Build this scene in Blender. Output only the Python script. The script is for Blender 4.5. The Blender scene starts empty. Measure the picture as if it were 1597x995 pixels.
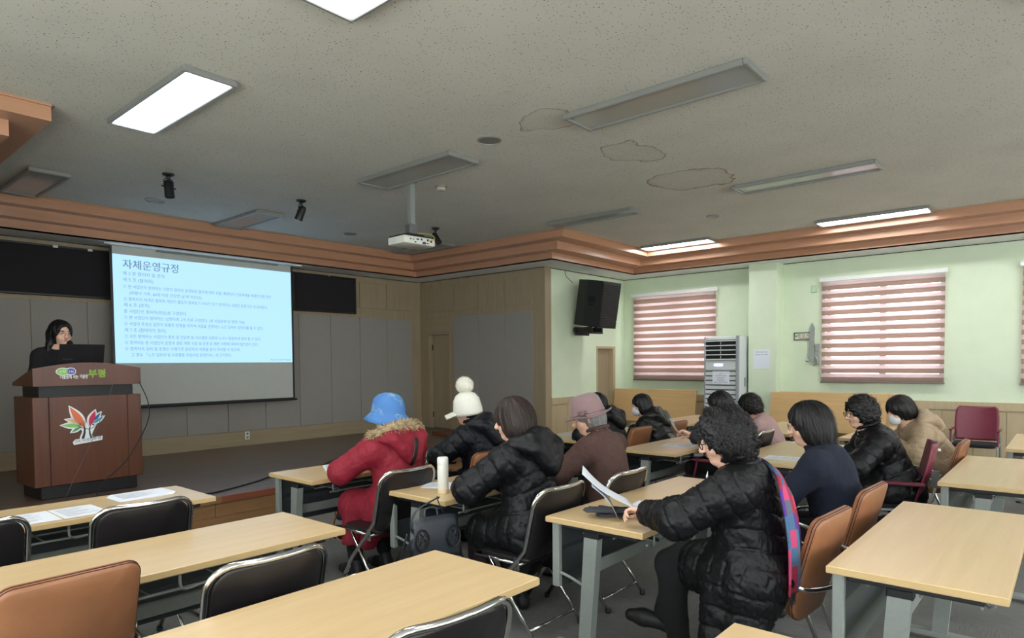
import bpy, bmesh, math, random
import numpy as np
from mathutils import Vector, Matrix, noise
PI = math.pi
R = math.radians
random.seed(7)
C = bpy.context.scene.collection
SC = bpy.context.scene

# ------------------------------------------------------------------ camera
cam_d = bpy.data.cameras.new('camera'); cam = bpy.data.objects.new('camera', cam_d); C.objects.link(cam)
def cam_axes(yaw, pitch, roll):
    y, p, r = R(yaw), R(pitch), R(roll)
    fwd = Vector((math.sin(y)*math.cos(p), math.cos(y)*math.cos(p), math.sin(p)))
    right = Vector((math.cos(y), -math.sin(y), 0)); up = right.cross(fwd)
    return math.cos(r)*right + math.sin(r)*up, -math.sin(r)*right + math.cos(r)*up, fwd
_r, _u, _f = cam_axes(49.224, -2.230, -0.489)
M4 = Matrix.Identity(4)
for i in range(3):
    M4[i][0], M4[i][1], M4[i][2] = _r[i], _u[i], -_f[i]
M4.translation = (0, 0, 1.52)
cam.matrix_world = M4
cam_d.sensor_width = 36; cam_d.sensor_fit = 'HORIZONTAL'
cam_d.lens = 1017.78/1597*36
cam_d.shift_y = (605.04-497.5)/1597
cam_d.clip_start = 0.05
SC.camera = cam

# ------------------------------------------------------------------ light, world, exposure
LAMP = 14.0          # lit ceiling panels (emission strength)
DAY = 5.0            # overcast daylight outside the blinds
w = bpy.data.worlds.new('overcast_sky'); SC.world = w; w.use_nodes = True
w.node_tree.nodes['Background'].inputs[0].default_value = (0.93, 0.96, 1.0, 1)
w.node_tree.nodes['Background'].inputs[1].default_value = DAY
SC.view_settings.view_transform = 'Standard'
SC.view_settings.look = 'None'
SC.view_settings.gamma = 1.0
SC.view_settings.exposure = 0.79
try: SC.cycles.use_denoising = True
except Exception: pass
SC.cycles.max_bounces = 8; SC.cycles.diffuse_bounces = 5
SC.cycles.sample_clamp_indirect = 6

# ------------------------------------------------------------------ materials
def lin(c): c /= 255.0; return c/12.92 if c <= 0.04045 else ((c+0.055)/1.055)**2.4
def rgb(r, g, b): return (lin(r), lin(g), lin(b), 1)
class NT:
    def __init__(s, name):
        s.m = bpy.data.materials.new(name); s.m.use_nodes = True; s.t = s.m.node_tree; s.n = s.t.nodes
        s.b = s.n['Principled BSDF']; s.out = s.n['Material Output']
    def new(s, typ, **k):
        n = s.n.new(typ)
        for a, v in k.items(): setattr(n, a, v)
        return n
    def link(s, a, b): s.t.links.new(a, b)
    def coords(s, scale=(1, 1, 1), kind='Object', rot=(0, 0, 0)):
        tc = s.new('ShaderNodeTexCoord'); mp = s.new('ShaderNodeMapping')
        mp.inputs['Scale'].default_value = scale; mp.inputs['Rotation'].default_value = rot
        s.link(tc.outputs[kind], mp.inputs['Vector']); return mp.outputs['Vector']
    def noise(s, vec, scale, detail=3, rough=0.5, dist=0):
        n = s.new('ShaderNodeTexNoise'); n.inputs['Scale'].default_value = scale
        n.inputs['Detail'].default_value = detail; n.inputs['Roughness'].default_value = rough
        n.inputs['Distortion'].default_value = dist
        if vec is not None: s.link(vec, n.inputs['Vector'])
        return n.outputs['Fac']
    def ramp(s, fac, stops):
        r = s.new('ShaderNodeValToRGB'); e = r.color_ramp.elements
        while len(e) < len(stops): e.new(0.5)
        for el, (p, c) in zip(e, stops): el.position = p; el.color = c
        s.link(fac, r.inputs['Fac']); return r.outputs['Color']
    def bump(s, h, strength=0.2, dist=0.01):
        b = s.new('ShaderNodeBump'); b.inputs['Strength'].default_value = strength; b.inputs['Distance'].default_value = dist
        s.link(h, b.inputs['Height']); s.link(b.outputs['Normal'], s.b.inputs['Normal'])
    def mixc(s, fac, a, b):
        m = s.new('ShaderNodeMix'); m.data_type = 'RGBA'
        for k, v in (('Factor', fac), ('A', a), ('B', b)):
            i = m.inputs[0] if k == 'Factor' else (m.inputs[6] if k == 'A' else m.inputs[7])
            if hasattr(v, 'is_linked'): s.link(v, i)
            else: i.default_value = v
        return m.outputs[2]
def sh(c, f): return (min(1, c[0]*f), min(1, c[1]*f), min(1, c[2]*f), 1)
def mat(name, col, rough=0.5, metal=0, nscale=0, namt=0.12, bump=0, bscale=None, spec=None, coat=0, emis=None, estr=0, stretch=(1, 1, 1), bdist=0.004):
    k = NT(name); k.b.inputs['Roughness'].default_value = rough; k.b.inputs['Metallic'].default_value = metal
    k.b.inputs['Base Color'].default_value = col
    v = k.coords(stretch)
    if nscale:
        f = k.noise(v, nscale, 4)
        k.link(k.ramp(f, [(0.3, sh(col, 1-namt)), (0.7, sh(col, 1+namt))]), k.b.inputs['Base Color'])
    if bump: k.bump(k.noise(v, bscale or nscale or 50, 3), bump, bdist)
    if spec is not None: k.b.inputs['Specular IOR Level'].default_value = spec
    if coat: k.b.inputs['Coat Weight'].default_value = coat; k.b.inputs['Coat Roughness'].default_value = 0.15
    if emis: k.b.inputs['Emission Color'].default_value = emis; k.b.inputs['Emission Strength'].default_value = estr
    return k.m
def wood(name, c1, c2, axis='x', scale=1.0, rough=0.4, bumpy=0.05, coat=0):
    k = NT(name); st = {'x': (0.35, 6, 6), 'y': (6, 0.35, 6), 'z': (6, 6, 0.35)}[axis]
    v = k.coords(tuple(a*scale for a in st))
    f = k.noise(v, 3.0, 5, 0.6, 0.6); g = k.noise(v, 22, 3, 0.6)
    c = k.ramp(f, [(0.28, c1), (0.72, c2)])
    c = k.mixc(g, c, sh(c1, 0.86)); k.link(c, k.b.inputs['Base Color'])
    # keep the fine grain subtle
    k.n[c.node.name].inputs[0].default_value = 0.5
    mm = k.new('ShaderNodeMath', operation='MULTIPLY'); mm.inputs[1].default_value = 0.45
    k.link(g, mm.inputs[0]); k.link(mm.outputs[0], c.node.inputs[0])
    k.b.inputs['Roughness'].default_value = rough
    if coat: k.b.inputs['Coat Weight'].default_value = coat; k.b.inputs['Coat Roughness'].default_value = 0.2
    if bumpy: k.bump(g, bumpy, 0.002)
    return k.m
def fabric(name, col, scale=350, amt=0.1, rough=0.95, bump=0.25, sheen=0.0):
    k = NT(name); v = k.coords(); f = k.noise(v, scale, 2); g = k.noise(v, 6, 3)
    c = k.ramp(f, [(0.3, sh(col, 1-amt)), (0.7, sh(col, 1+amt))])
    c = k.mixc(g, c, sh(col, 0.85)); mm = k.new('ShaderNodeMath', operation='MULTIPLY'); mm.inputs[1].default_value = 0.5
    k.link(g, mm.inputs[0]); k.link(mm.outputs[0], c.node.inputs[0])
    k.link(c, k.b.inputs['Base Color']); k.b.inputs['Roughness'].default_value = rough
    if bump: k.bump(f, bump, 0.0015)
    if sheen: k.b.inputs['Sheen Weight'].default_value = sheen
    return k.m
MT = {}
MT['beech'] = wood('beech_laminate', rgb(196, 168, 124), rgb(212, 186, 142), 'x', 0.8, 0.32, 0.02)
MT['beech_edge'] = mat('beech_edge_band', rgb(192, 164, 116), 0.4, nscale=12, namt=0.05)
MT['leggrey'] = mat('grey_powder_coat', rgb(134, 140, 136), 0.45, nscale=60, namt=0.04)
MT['darkgrey'] = mat('dark_steel_panel', rgb(62, 68, 70), 0.4, nscale=40, namt=0.06)
MT['black'] = mat('black_plastic', rgb(22, 22, 25), 0.45, nscale=40)
MT['white'] = mat('white_plastic', rgb(225, 226, 222), 0.4, nscale=30, namt=0.02)
MT['chrome'] = mat('chrome_tube', rgb(205, 205, 205), 0.14, metal=1)
MT['vinyl'] = mat('black_vinyl', rgb(24, 21, 23), 0.38, nscale=30, namt=0.15, bump=0.12, bscale=300)
MT['leather'] = mat('tan_leather', rgb(146, 98, 66), 0.42, nscale=7, namt=0.14, bump=0.12, bscale=200)
MT['seam'] = mat('dark_stitching', rgb(70, 34, 22), 0.7, nscale=20)
MT['burgundy'] = mat('burgundy_plastic', rgb(112, 40, 58), 0.4, nscale=20, namt=0.06)
MT['paper'] = mat('printed_paper', rgb(222, 228, 236), 0.8, nscale=20, namt=0.01)
MT['ink'] = mat('grey_print', rgb(120, 126, 134), 0.9, nscale=20)
MT['soffit'] = mat('white_soffit_paint', rgb(226, 228, 224), 0.8, nscale=8, namt=0.03)
MT['oak'] = wood('greyed_oak_veneer', rgb(150, 134, 108), rgb(168, 152, 124), 'z', 1.2, 0.55, 0.03)
MT['oakx'] = wood('greyed_oak_rail', rgb(152, 136, 108), rgb(168, 152, 124), 'x', 1.2, 0.55, 0.03)
MT['oaklight'] = wood('pale_wainscot_veneer', rgb(178, 160, 126), rgb(192, 174, 140), 'z', 1.2, 0.5, 0.03)
MT['cornice'] = wood('orange_cherry_cornice', rgb(180, 134, 104), rgb(194, 148, 117), 'x', 0.5, 0.28, 0.01)
MT['cornice_y'] = wood('orange_cherry_cornice_y', rgb(180, 134, 104), rgb(194, 148, 117), 'y', 0.5, 0.28, 0.01)
MT['panel'] = fabric('acoustic_fabric', rgb(152, 148, 142), 160, 0.13)
MT['stage'] = None
# dark stage boards
k = NT('stage_boards'); v = k.coords((1, 1, 1)); br = k.new('ShaderNodeTexBrick')
br.inputs['Scale'].default_value = 1; br.inputs['Brick Width'].default_value = 1.2; br.inputs['Row Height'].default_value = 0.09
br.inputs['Mortar Size'].default_value = 0.002; br.inputs['Color1'].default_value = rgb(92, 74, 64); br.inputs['Color2'].default_value = rgb(106, 86, 74)
br.inputs['Mortar'].default_value = rgb(40, 32, 28); k.link(v, br.inputs['Vector'])
v2 = k.coords((0.5, 8, 8)); f = k.noise(v2, 6, 4); c = k.mixc(f, br.outputs['Color'], rgb(80, 66, 58)); k.link(c, k.b.inputs['Base Color'])
mm = k.new('ShaderNodeMath', operation='MULTIPLY'); mm.inputs[1].default_value = 0.6; k.link(f, mm.inputs[0]); k.link(mm.outputs[0], c.node.inputs[0])
k.b.inputs['Roughness'].default_value = 0.28; MT['stage'] = k.m
MT['stage_front'] = wood('stage_front_wood', rgb(120, 88, 56), rgb(150, 112, 72), 'x', 0.8, 0.5)
MT['nosing'] = wood('stage_nosing_wood', rgb(110, 58, 40), rgb(140, 82, 56), 'x', 0.6, 0.4)
MT['podium'] = wood('walnut_podium', rgb(84, 50, 36), rgb(104, 64, 44), 'z', 0.9, 0.35, 0.02)
# green painted wall with roller texture
k = NT('green_wall_paint'); v = k.coords(); f = k.noise(v, 4, 4); k.link(k.ramp(f, [(0.3, rgb(208, 222, 194)), (0.7, rgb(214, 227, 200))]), k.b.inputs['Base Color'])
k.bump(k.noise(v, 120, 4), 0.25, 0.003); k.b.inputs['Roughness'].default_value = 0.55; MT['green'] = k.m
# carpet tiles: grey with lighter streak patches
k = NT('grey_carpet_tiles'); v = k.coords(); ck = k.new('ShaderNodeTexChecker'); ck.inputs['Scale'].default_value = 2.0; k.link(v, ck.inputs['Vector'])
va = k.coords((3, 60, 1)); vb = k.coords((60, 3, 1)); a = k.noise(va, 3, 3); b = k.noise(vb, 3, 3)
mx = k.mixc(ck.outputs['Fac'], a, b); big = k.noise(v, 2.2, 2)
c = k.ramp(mx, [(0.3, rgb(78, 78, 76)), (0.7, rgb(118, 118, 114))]); c = k.mixc(big, c, rgb(132, 133, 130))
mm = k.new('ShaderNodeMath', operation='MULTIPLY'); mm.inputs[1].default_value = 0.6; k.link(big, mm.inputs[0]); k.link(mm.outputs[0], c.node.inputs[0])
k.link(c, k.b.inputs['Base Color']); k.b.inputs['Roughness'].default_value = 0.95; k.bump(k.noise(v, 400, 2), 0.4, 0.002); MT['carpet'] = k.m
# ceiling: mineral board with pits and brown-edged water stains
k = NT('pitted_ceiling_board'); v = k.coords(); k.b.inputs['Roughness'].default_value = 0.9
vo = k.new('ShaderNodeTexVoronoi'); vo.inputs['Scale'].default_value = 56; vo.inputs['Randomness'].default_value = 1; k.link(v, vo.inputs['Vector'])
wn = k.noise(v, 30, 2)
th = k.new('ShaderNodeMath', operation='MULTIPLY'); th.inputs[1].default_value = 0.37; k.link(wn, th.inputs[0])
lt = k.new('ShaderNodeMath', operation='LESS_THAN'); k.link(vo.outputs['Distance'], lt.inputs[0]); k.link(th.outputs[0], lt.inputs[1])
sel = k.new('ShaderNodeSeparateColor'); k.link(vo.outputs['Color'], sel.inputs[0])
gt = k.new('ShaderNodeMath', operation='GREATER_THAN'); gt.inputs[1].default_value = 0.38; k.link(sel.outputs[0], gt.inputs[0])
pit = k.new('ShaderNodeMath', operation='MULTIPLY'); k.link(lt.outputs[0], pit.inputs[0]); k.link(gt.outputs[0], pit.inputs[1])
base = k.ramp(k.noise(v, 1.6, 3), [(0.3, rgb(198, 197, 187)), (0.7, rgb(206, 205, 195))])
col = k.mixc(pit.outputs[0], base, rgb(84, 84, 78))
STAINS = []  # filled below: (cx, cy, rx, ry)
MT['ceil_nt'] = (k, v, col)
def finish_ceiling(stains):
    k, v, col = MT['ceil_nt']
    dn = k.new('ShaderNodeTexNoise'); dn.inputs['Scale'].default_value = 2.6; dn.inputs['Detail'].default_value = 5; k.link(v, dn.inputs['Vector'])
    off = k.new('ShaderNodeVectorMath', operation='MULTIPLY_ADD'); k.link(dn.outputs['Color'], off.inputs[0])
    off.inputs[1].default_value = (0.42, 0.42, 0); k.link(v, off.inputs[2])
    for (cx, cy, rx, ry) in stains:
        sb = k.new('ShaderNodeVectorMath', operation='SUBTRACT'); k.link(off.outputs[0], sb.inputs[0]); sb.inputs[1].default_value = (cx+0.21, cy+0.21, 0)
        ml = k.new('ShaderNodeVectorMath', operation='MULTIPLY'); k.link(sb.outputs[0], ml.inputs[0]); ml.inputs[1].default_value = (1/rx, 1/ry, 0)
        ln = k.new('ShaderNodeVectorMath', operation='LENGTH'); k.link(ml.outputs[0], ln.inputs[0])
        fac = k.ramp(ln.outputs['Value'], [(0.0, (0.05,)*3+(1,)), (0.80, (0.08,)*3+(1,)), (0.93, (0.22,)*3+(1,)), (0.975, (1.0,)*3+(1,)), (1.0, (0, 0, 0, 1))])
        col = k.mixc(fac, col, rgb(132, 110, 74))
    k.link(col, k.b.inputs['Base Color'])
    k.bump(k.noise(v, 60, 3), 0.2, 0.003)
    return k.m

# ------------------------------------------------------------------ mesh helpers
class MB:
    def __init__(s): s.v = []; s.f = []; s.m = []; s.mi = 0
    def add(s, vs, fs):
        o = len(s.v); s.v += [tuple(p) for p in vs]; s.f += [tuple(i+o for i in f) for f in fs]; s.m += [s.mi]*len(fs)
        return s
    def box(s, x0, x1, y0, y1, z0, z1, M=None):
        vs = [(x0, y0, z0), (x1, y0, z0), (x1, y1, z0), (x0, y1, z0), (x0, y0, z1), (x1, y0, z1), (x1, y1, z1), (x0, y1, z1)]
        if M is not None: vs = [M @ Vector(p) for p in vs]
        return s.add(vs, [(0, 3, 2, 1), (4, 5, 6, 7), (0, 1, 5, 4), (1, 2, 6, 5), (2, 3, 7, 6), (3, 0, 4, 7)])
    def bbox(s, x0, x1, y0, y1, z0, z1, b=0.004, M=None, seg=1):
        bm = bmesh.new(); bmesh.ops.create_cube(bm, size=1)
        for v in bm.verts: v.co = Vector(((x0+x1)/2 + v.co.x*(x1-x0), (y0+y1)/2 + v.co.y*(y1-y0), (z0+z1)/2 + v.co.z*(z1-z0)))
        bmesh.ops.bevel(bm, geom=bm.edges[:], offset=b, segments=seg, affect='EDGES', profile=0.5)
        return s.frombm(bm, M)
    def frombm(s, bm, M=None):
        bm.verts.ensure_lookup_table(); bm.verts.index_update()
        vs = [(M @ v.co) if M is not None else v.co.copy() for v in bm.verts]
        s.add(vs, [tuple(v.index for v in f.verts) for f in bm.faces]); bm.free(); return s
    def tube(s, pts, r, n=8, close=False, caps=True, flat=1.0):
        pts = [Vector(p) for p in pts]; N = len(pts); vs = []; fs = []
        rs = r if isinstance(r, (list, tuple)) else [r]*N
        nrm = None
        for i, p in enumerate(pts):
            if close: t = (pts[(i+1) % N]-pts[i-1])
            else: t = pts[min(i+1, N-1)]-pts[max(i-1, 0)]
            t = t.normalized() if t.length > 1e-9 else Vector((0, 0, 1))
            if nrm is None:
                a = Vector((0, 0, 1)) if abs(t.z) < 0.9 else Vector((1, 0, 0)); nrm = (a - t*a.dot(t)).normalized()
            else:
                q = nrm - t*nrm.dot(t); nrm = q.normalized() if q.length > 1e-6 else nrm
            b = t.cross(nrm)
            for j in range(n):
                a = 2*PI*j/n; vs.append(p + nrm*math.cos(a)*rs[i]*flat + b*math.sin(a)*rs[i])
        for i in range(N if close else N-1):
            for j in range(n):
                a, b_ = i*n+j, i*n+(j+1) % n; c, d = ((i+1) % N)*n+(j+1) % n, ((i+1) % N)*n+j; fs.append((a, b_, c, d))
        if caps and not close: fs += [tuple(range(n-1, -1, -1)), tuple((N-1)*n+j for j in range(n))]
        return s.add(vs, fs)
    def lathe(s, prof, n=24, c=(0, 0, 0), M=None, caps=True):
        vs = []; fs = []
        for (r, z) in prof:
            for j in range(n):
                a = 2*PI*j/n; p = Vector((c[0]+r*math.cos(a), c[1]+r*math.sin(a), c[2]+z)); vs.append(M @ p if M is not None else p)
        for i in range(len(prof)-1):
            for j in range(n): fs.append((i*n+j, i*n+(j+1) % n, (i+1)*n+(j+1) % n, (i+1)*n+j))
        if caps: fs += [tuple(range(n-1, -1, -1)), tuple((len(prof)-1)*n+j for j in range(n))]
        return s.add(vs, fs)
    def prism(s, poly, d, M=None):     # polygon in local XY extruded to z=d
        n = len(poly); vs = [Vector((x, y, 0)) for x, y in poly]+[Vector((x, y, d)) for x, y in poly]
        if M is not None: vs = [M @ p for p in vs]
        return s.add(vs, [tuple(range(n-1, -1, -1)), tuple(range(n, 2*n))]+[(i, (i+1) % n, n+(i+1) % n, n+i) for i in range(n)])
    def grid(s, fn, nu, nv):
        vs = [fn(i/nu, j/nv) for i in range(nu+1) for j in range(nv+1)]
        return s.add(vs, [(i*(nv+1)+j, (i+1)*(nv+1)+j, (i+1)*(nv+1)+j+1, i*(nv+1)+j+1) for i in range(nu) for j in range(nv)])
    def mesh(s, name, mats, smooth=False):
        me = bpy.data.meshes.new(name); me.from_pydata(s.v, [], s.f)
        for m in (mats if isinstance(mats, (list, tuple)) else [mats]): me.materials.append(m)
        if max(s.m, default=0) > 0: me.polygons.foreach_set('material_index', s.m)
        bm = bmesh.new(); bm.from_mesh(me); bmesh.ops.recalc_face_normals(bm, faces=bm.faces[:]); bm.to_mesh(me); bm.free()
        if smooth:
            me.polygons.foreach_set('use_smooth', [True]*len(me.polygons))
            if smooth != 'all':
                try: me.set_sharp_from_angle(angle=R(40))
                except Exception: pass
        return me
    def build(s, name, mats, parent=None, smooth=False, kind=None, label=None, loc=None, rz=None):
        o = bpy.data.objects.new(name, s.mesh(name, mats, smooth)); C.objects.link(o)
        if parent is not None: o.parent = parent
        if kind: o['kind'] = kind
        if label: o['label'] = label
        if loc is not None: o.location = loc
        if rz is not None: o.rotation_euler = (0, 0, rz)
        return o
def B(*a, **k): return MB().box(*a, **k)
def arc(c, r, a0, a1, n, ax=0, ay=1):
    out = []
    for i in range(n+1):
        a = a0+(a1-a0)*i/n; p = list(c); p[ax] += r*math.cos(a); p[ay] += r*math.sin(a); out.append(tuple(p))
    return out
def bez(pts, n=16):       # Catmull-Rom through pts
    P = [Vector(p) for p in pts]; P = [P[0]*2-P[1]]+P+[P[-1]*2-P[-2]]; out = []
    for i in range(1, len(P)-2):
        for k_ in range(n):
            t = k_/n; a, b, c, d = P[i-1], P[i], P[i+1], P[i+2]
            out.append(0.5*((2*b)+(c-a)*t+(2*a-5*b+4*c-d)*t*t+(3*b-a-3*c+d)*t**3))
    out.append(P[-2]); return out
def thing(name, label, cat, loc=(0, 0, 0), rz=0, group=None):
    o = bpy.data.objects.new(name, None); C.objects.link(o); o.empty_display_size = 0.1
    o.location = loc; o.rotation_euler = (0, 0, rz); o['label'] = label; o['category'] = cat
    if group: o['group'] = group
    return o
def tag(o, label, cat, group=None):
    o['label'] = label; o['category'] = cat
    if group: o['group'] = group
    return o
def dup(root, loc, rz, label, group=None):
    def cp(o, par):
        c = o.copy(); C.objects.link(c); c.parent = par
        for ch in [x for x in kids.get(o.name, [])]: cp(ch, c)
        return c
    kids = {}
    for x in root.children_recursive: kids.setdefault(x.parent.name, []).append(x)
    c = cp(root, None); c.location = loc; c.rotation_euler = (0, 0, rz); c['label'] = label
    if group: c['group'] = group
    return c
def struct(o): o['kind'] = 'structure'; return o
TEXTQ = []
def put_text(name, body, size, M, m, parent=None, align='LEFT', width=None, label=None, extrude=0.0):
    """queued: all lettering is converted to meshes in one go by flush_text()"""
    cu = bpy.data.curves.new('t', 'FONT'); cu.body = body; cu.size = size; cu.align_x = align; cu.extrude = extrude; cu.resolution_u = 2
    if extrude: cu.offset = size*.018
    TEXTQ.append((name, cu, M, m, parent, width, label))
def flush_text():
    obs = []
    for q in TEXTQ:
        ob = bpy.data.objects.new('t', q[1]); C.objects.link(ob); obs.append(ob)
    dg = bpy.context.evaluated_depsgraph_get(); dg.update()
    for ob, (name, cu, M, m, parent, width, label) in zip(obs, TEXTQ):
        me = bpy.data.meshes.new_from_object(ob.evaluated_get(dg))
        if width and len(me.vertices):
            xs = [v.co.x for v in me.vertices]; w0 = max(xs)-min(xs); x0 = min(xs)
            for v in me.vertices: v.co.x = (v.co.x-x0)*width/w0
        me.transform(M); me.materials.clear(); me.materials.append(m)
        o = bpy.data.objects.new(name, me); C.objects.link(o); o.parent = parent
        if label: o['label'] = label
    for ob in obs: bpy.data.objects.remove(ob)
def plane_M(origin, xdir, ydir):      # maps local xy to a wall plane
    x = Vector(xdir).normalized(); y = Vector(ydir).normalized(); z = x.cross(y); m = Matrix.Identity(4)
    for i in range(3): m[i][0], m[i][1], m[i][2] = x[i], y[i], z[i]
    m.translation = Vector(origin); return m

# ------------------------------------------------------------------ the room
X0, XW, YF, YG, YB = -1.9, 10.8, 9.5, 6.5, -5.0      # left wall, window wall, stage wall, speaker wall, back wall
XR, XL = 8.35, 0.57                                   # stage side walls
ZS, ZC, SH = 3.058, 3.40, 0.30                        # soffit, ceiling, stage height
struct(B(X0-.2, XW+.3, YB-.2, YF+.3, -0.1, 0).build('floor', MT['carpet']))
ceil_m = finish_ceiling([(4.07, 3.13, 0.21, 0.27), (5.25, 3.03, 0.33, 0.22), (6.42, 3.03, 0.44, 0.40)])
struct(B(X0-.2, XW+.3, YB-.2, YF+.3, ZC, ZC+0.1).build('ceiling', ceil_m))
def wall_openings(axis, p0, p1, a0, a1, wins, z0, z1):
    m = MB(); e = [a0]+[c for q in wins for c in q]+[a1]
    def bb(u0, u1, za, zb):
        if axis == 'x': m.box(p0, p1, u0, u1, za, zb)
        else: m.box(u0, u1, p0, p1, za, zb)
    bb(a0, a1, 0, z0); bb(a0, a1, z1, ZC)
    for i in range(0, len(e), 2): bb(e[i], e[i+1], z0, z1)
    return m
FILL_LW = [(-4.2, -2.0), (-1.2, 1.0), (1.8, 4.0)]; FILL_BW = [(-1.2, 1.4), (2.2, 4.8), (5.8, 8.4)]  # unseen window openings, added to let in daylight that brightens the ceiling
struct(wall_openings('x', X0-.2, X0, YB, YG, FILL_LW, .9, 2.8).build('wall_left', MT['green']))
struct(wall_openings('y', YB-.2, YB, X0-.2, XW+.3, FILL_BW, .9, 2.8).build('wall_back', MT['green']))
# stage wall with acoustic panels
wf = struct(B(X0, XR+.2, YF, YF+.2, 0, ZC).build('wall_front', MT['oak']))
jx = [8.13-0.595*i for i in range(13)]
for i in range(12):
    MB().bbox(jx[i+1]+.003, jx[i]-.003, YF-.012, YF+.002, .522, 2.33, .003).build('fabric_panel', MT['panel'], wf)
    MB().bbox(jx[i+1]+.007, jx[i]-.007, YF-.018, YF+.002, 2.50, 2.95, .003).build('wood_panel', MT['oak'], wf)
struct(B(XL, XR, YF-.015, YF, SH, .512).build('baseboard_front', MT['oakx']))
# side wall of the stage, with its door
wr = struct(MB().box(XR, XR+.25, YG+.02, 8.70, 0, ZC).box(XR, XR+.25, 9.30, YF, 0, ZC).box(XR, XR+.25, 8.70, 9.30, 2.09, ZC).box(XR+.15, XR+.25, 8.70, 9.30, 0, 2.09).build('wall_stage_side', MT['oak']))  # last box is unseen, added to block light leaking past the door
for a, b in ((8.58, 7.96), (7.96, 7.34), (7.34, 6.74)):
    MB().bbox(XR-.012, XR+.002, b+.003, a-.003, .542, 2.36, .003).build('fabric_panel', MT['panel'], wr)
for a, b in ((9.46, 8.57), (8.57, 7.96), (7.96, 7.34), (7.34, 6.74)):
    MB().bbox(XR-.012, XR+.002, b+.007, a-.007, 2.47, 2.93, .003).build('wood_panel', MT['oak'], wr)
MB().bbox(XR-.012, XR+.002, 8.70, 9.46, 2.11, 2.36, .003).build('wood_panel', MT['oakx'], wr)
d1 = struct(MB().box(XR-.02, XR+.12, 9.24, 9.30, SH, 2.09).box(XR-.02, XR+.12, 8.68, 8.72, SH, 2.09).box(XR-.02, XR+.12, 8.72, 9.24, 2.05, 2.09).build('door_1', MT['oak']))
MB().bbox(XR+.07, XR+.11, 8.72, 9.235, SH+.01, 2.05, .003).build('door_leaf', MT['oak'], d1)
for z in (.55, 1.82): MB().tube([(XR+.065, 9.235, z-.05), (XR+.065, 9.235, z+.05)], .012, 8).build('hinge', MT['black'], d1)
struct(B(XR-.014, XR, YG, 8.68, SH, .53).build('baseboard_stage_side', MT['oakx']))
struct(B(XL-.2, XL, YG, YF, 0, ZC).build('wall_stage_left', MT['oak']))
struct(B(X0, XL, YG, YG+.2, 0, ZC).build('wall_left_front', MT['green']))
# speaker wall (green), wainscot, small door
wg = struct(MB().box(XR, 9.86, YG, YG+.3, 0, ZC).box(10.48, XW+.3, YG, YG+.3, 0, ZC).box(9.86, 10.48, YG, YG+.3, 1.80, ZC).box(9.86, 10.48, YG+.2, YG+.3, 0, 1.80).build('wall_front_right', MT['green']))
B(XR-.005, 8.51, YG-.02, YG+.3, 0, ZS).build('corner_post', MT['oak'], wg)
B(8.51, 9.85, YG-.03, YG, .82, .93).build('wainscot_rail', MT['oaklight'], wg)
px = [8.40, 8.64, 8.93, 9.22, 9.50, 9.85]
for a, b in zip(px, px[1:]): MB().bbox(a+.003, b-.003, YG-.018, YG, .02, .815, .003).build('wainscot_plank', MT['oaklight'], wg)
d2 = struct(MB().box(9.86, 9.90, YG-.01, YG+.14, 0, 1.80).box(10.40, 10.48, YG-.01, YG+.14, 0, 1.80).box(9.90, 10.40, YG-.01, YG+.14, 1.76, 1.80).build('door_2', MT['oaklight']))
MB().bbox(9.90, 10.40, YG+.09, YG+.13, 0, 1.76, .003).build('door_leaf', MT['oak'], d2)
# window wall
WIN = [(4.68, 6.22), (1.40, 2.93), (-2.0, 0.50)]
wz0, wz1 = 1.24, 2.68
w_ = MB(); ys = [YB]+[c for ab in sorted(WIN) for c in ab]+[YG+.3]
w_.box(XW, XW+.25, YB, YG+.3, 0, wz0).box(XW, XW+.25, YB, YG+.3, wz1, ZC)
for i in range(0, len(ys), 2): w_.box(XW, XW+.25, ys[i], ys[i+1], wz0, wz1)
ww = struct(w_.build('wall_right', MT['green']))
struct(MB().box(10.50, XW, 3.56, 4.00, 0, ZS).build('pillar', MT['green']))
B(XW-.03, XW, YB, 3.55, .82, .93).build('wainscot_rail', MT['oaklight'], ww)
B(XW-.03, XW, 4.01, YG, .82, .93).build('wainscot_rail', MT['oaklight'], ww)
y = 3.55
while y > -1.5:
    MB().bbox(XW-.018, XW, y-.357, y-.003, .02, .815, .003).build('wainscot_plank', MT['oaklight'], ww); y -= .36
y = 6.49
while y > 4.3:
    MB().bbox(XW-.018, XW, y-.357, y-.003, .02, .815, .003).build('wainscot_plank', MT['oaklight'], ww); y -= .36
for i, (a, b) in enumerate(FILL_LW): struct(MB().box(X0-.12, X0-.08, a, b, .9, .95).box(X0-.12, X0-.08, a, b, 2.75, 2.8).box(X0-.12, X0-.08, (a+b)/2-.03, (a+b)/2+.03, .95, 2.75).build('window_%d' % (i+4), MT['white']))  # frames for the added daylight openings on the left, out of view
for i, (a, b) in enumerate(FILL_BW): struct(MB().box(a, b, YB-.12, YB-.08, .9, .95).box(a, b, YB-.12, YB-.08, 2.75, 2.8).box((a+b)/2-.03, (a+b)/2+.03, YB-.12, YB-.08, .95, 2.75).build('window_%d' % (i+7), MT['white']))  # same for the added daylight openings behind the camera
glass = NT('window_glass'); glass.b.inputs['Transmission Weight'].default_value = 1; glass.b.inputs['Roughness'].default_value = 0.0; glass.b.inputs['IOR'].default_value = 1.01
MT['alu'] = mat('white_window_frame', rgb(210, 212, 210), 0.4, nscale=20, namt=0.02)
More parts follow.
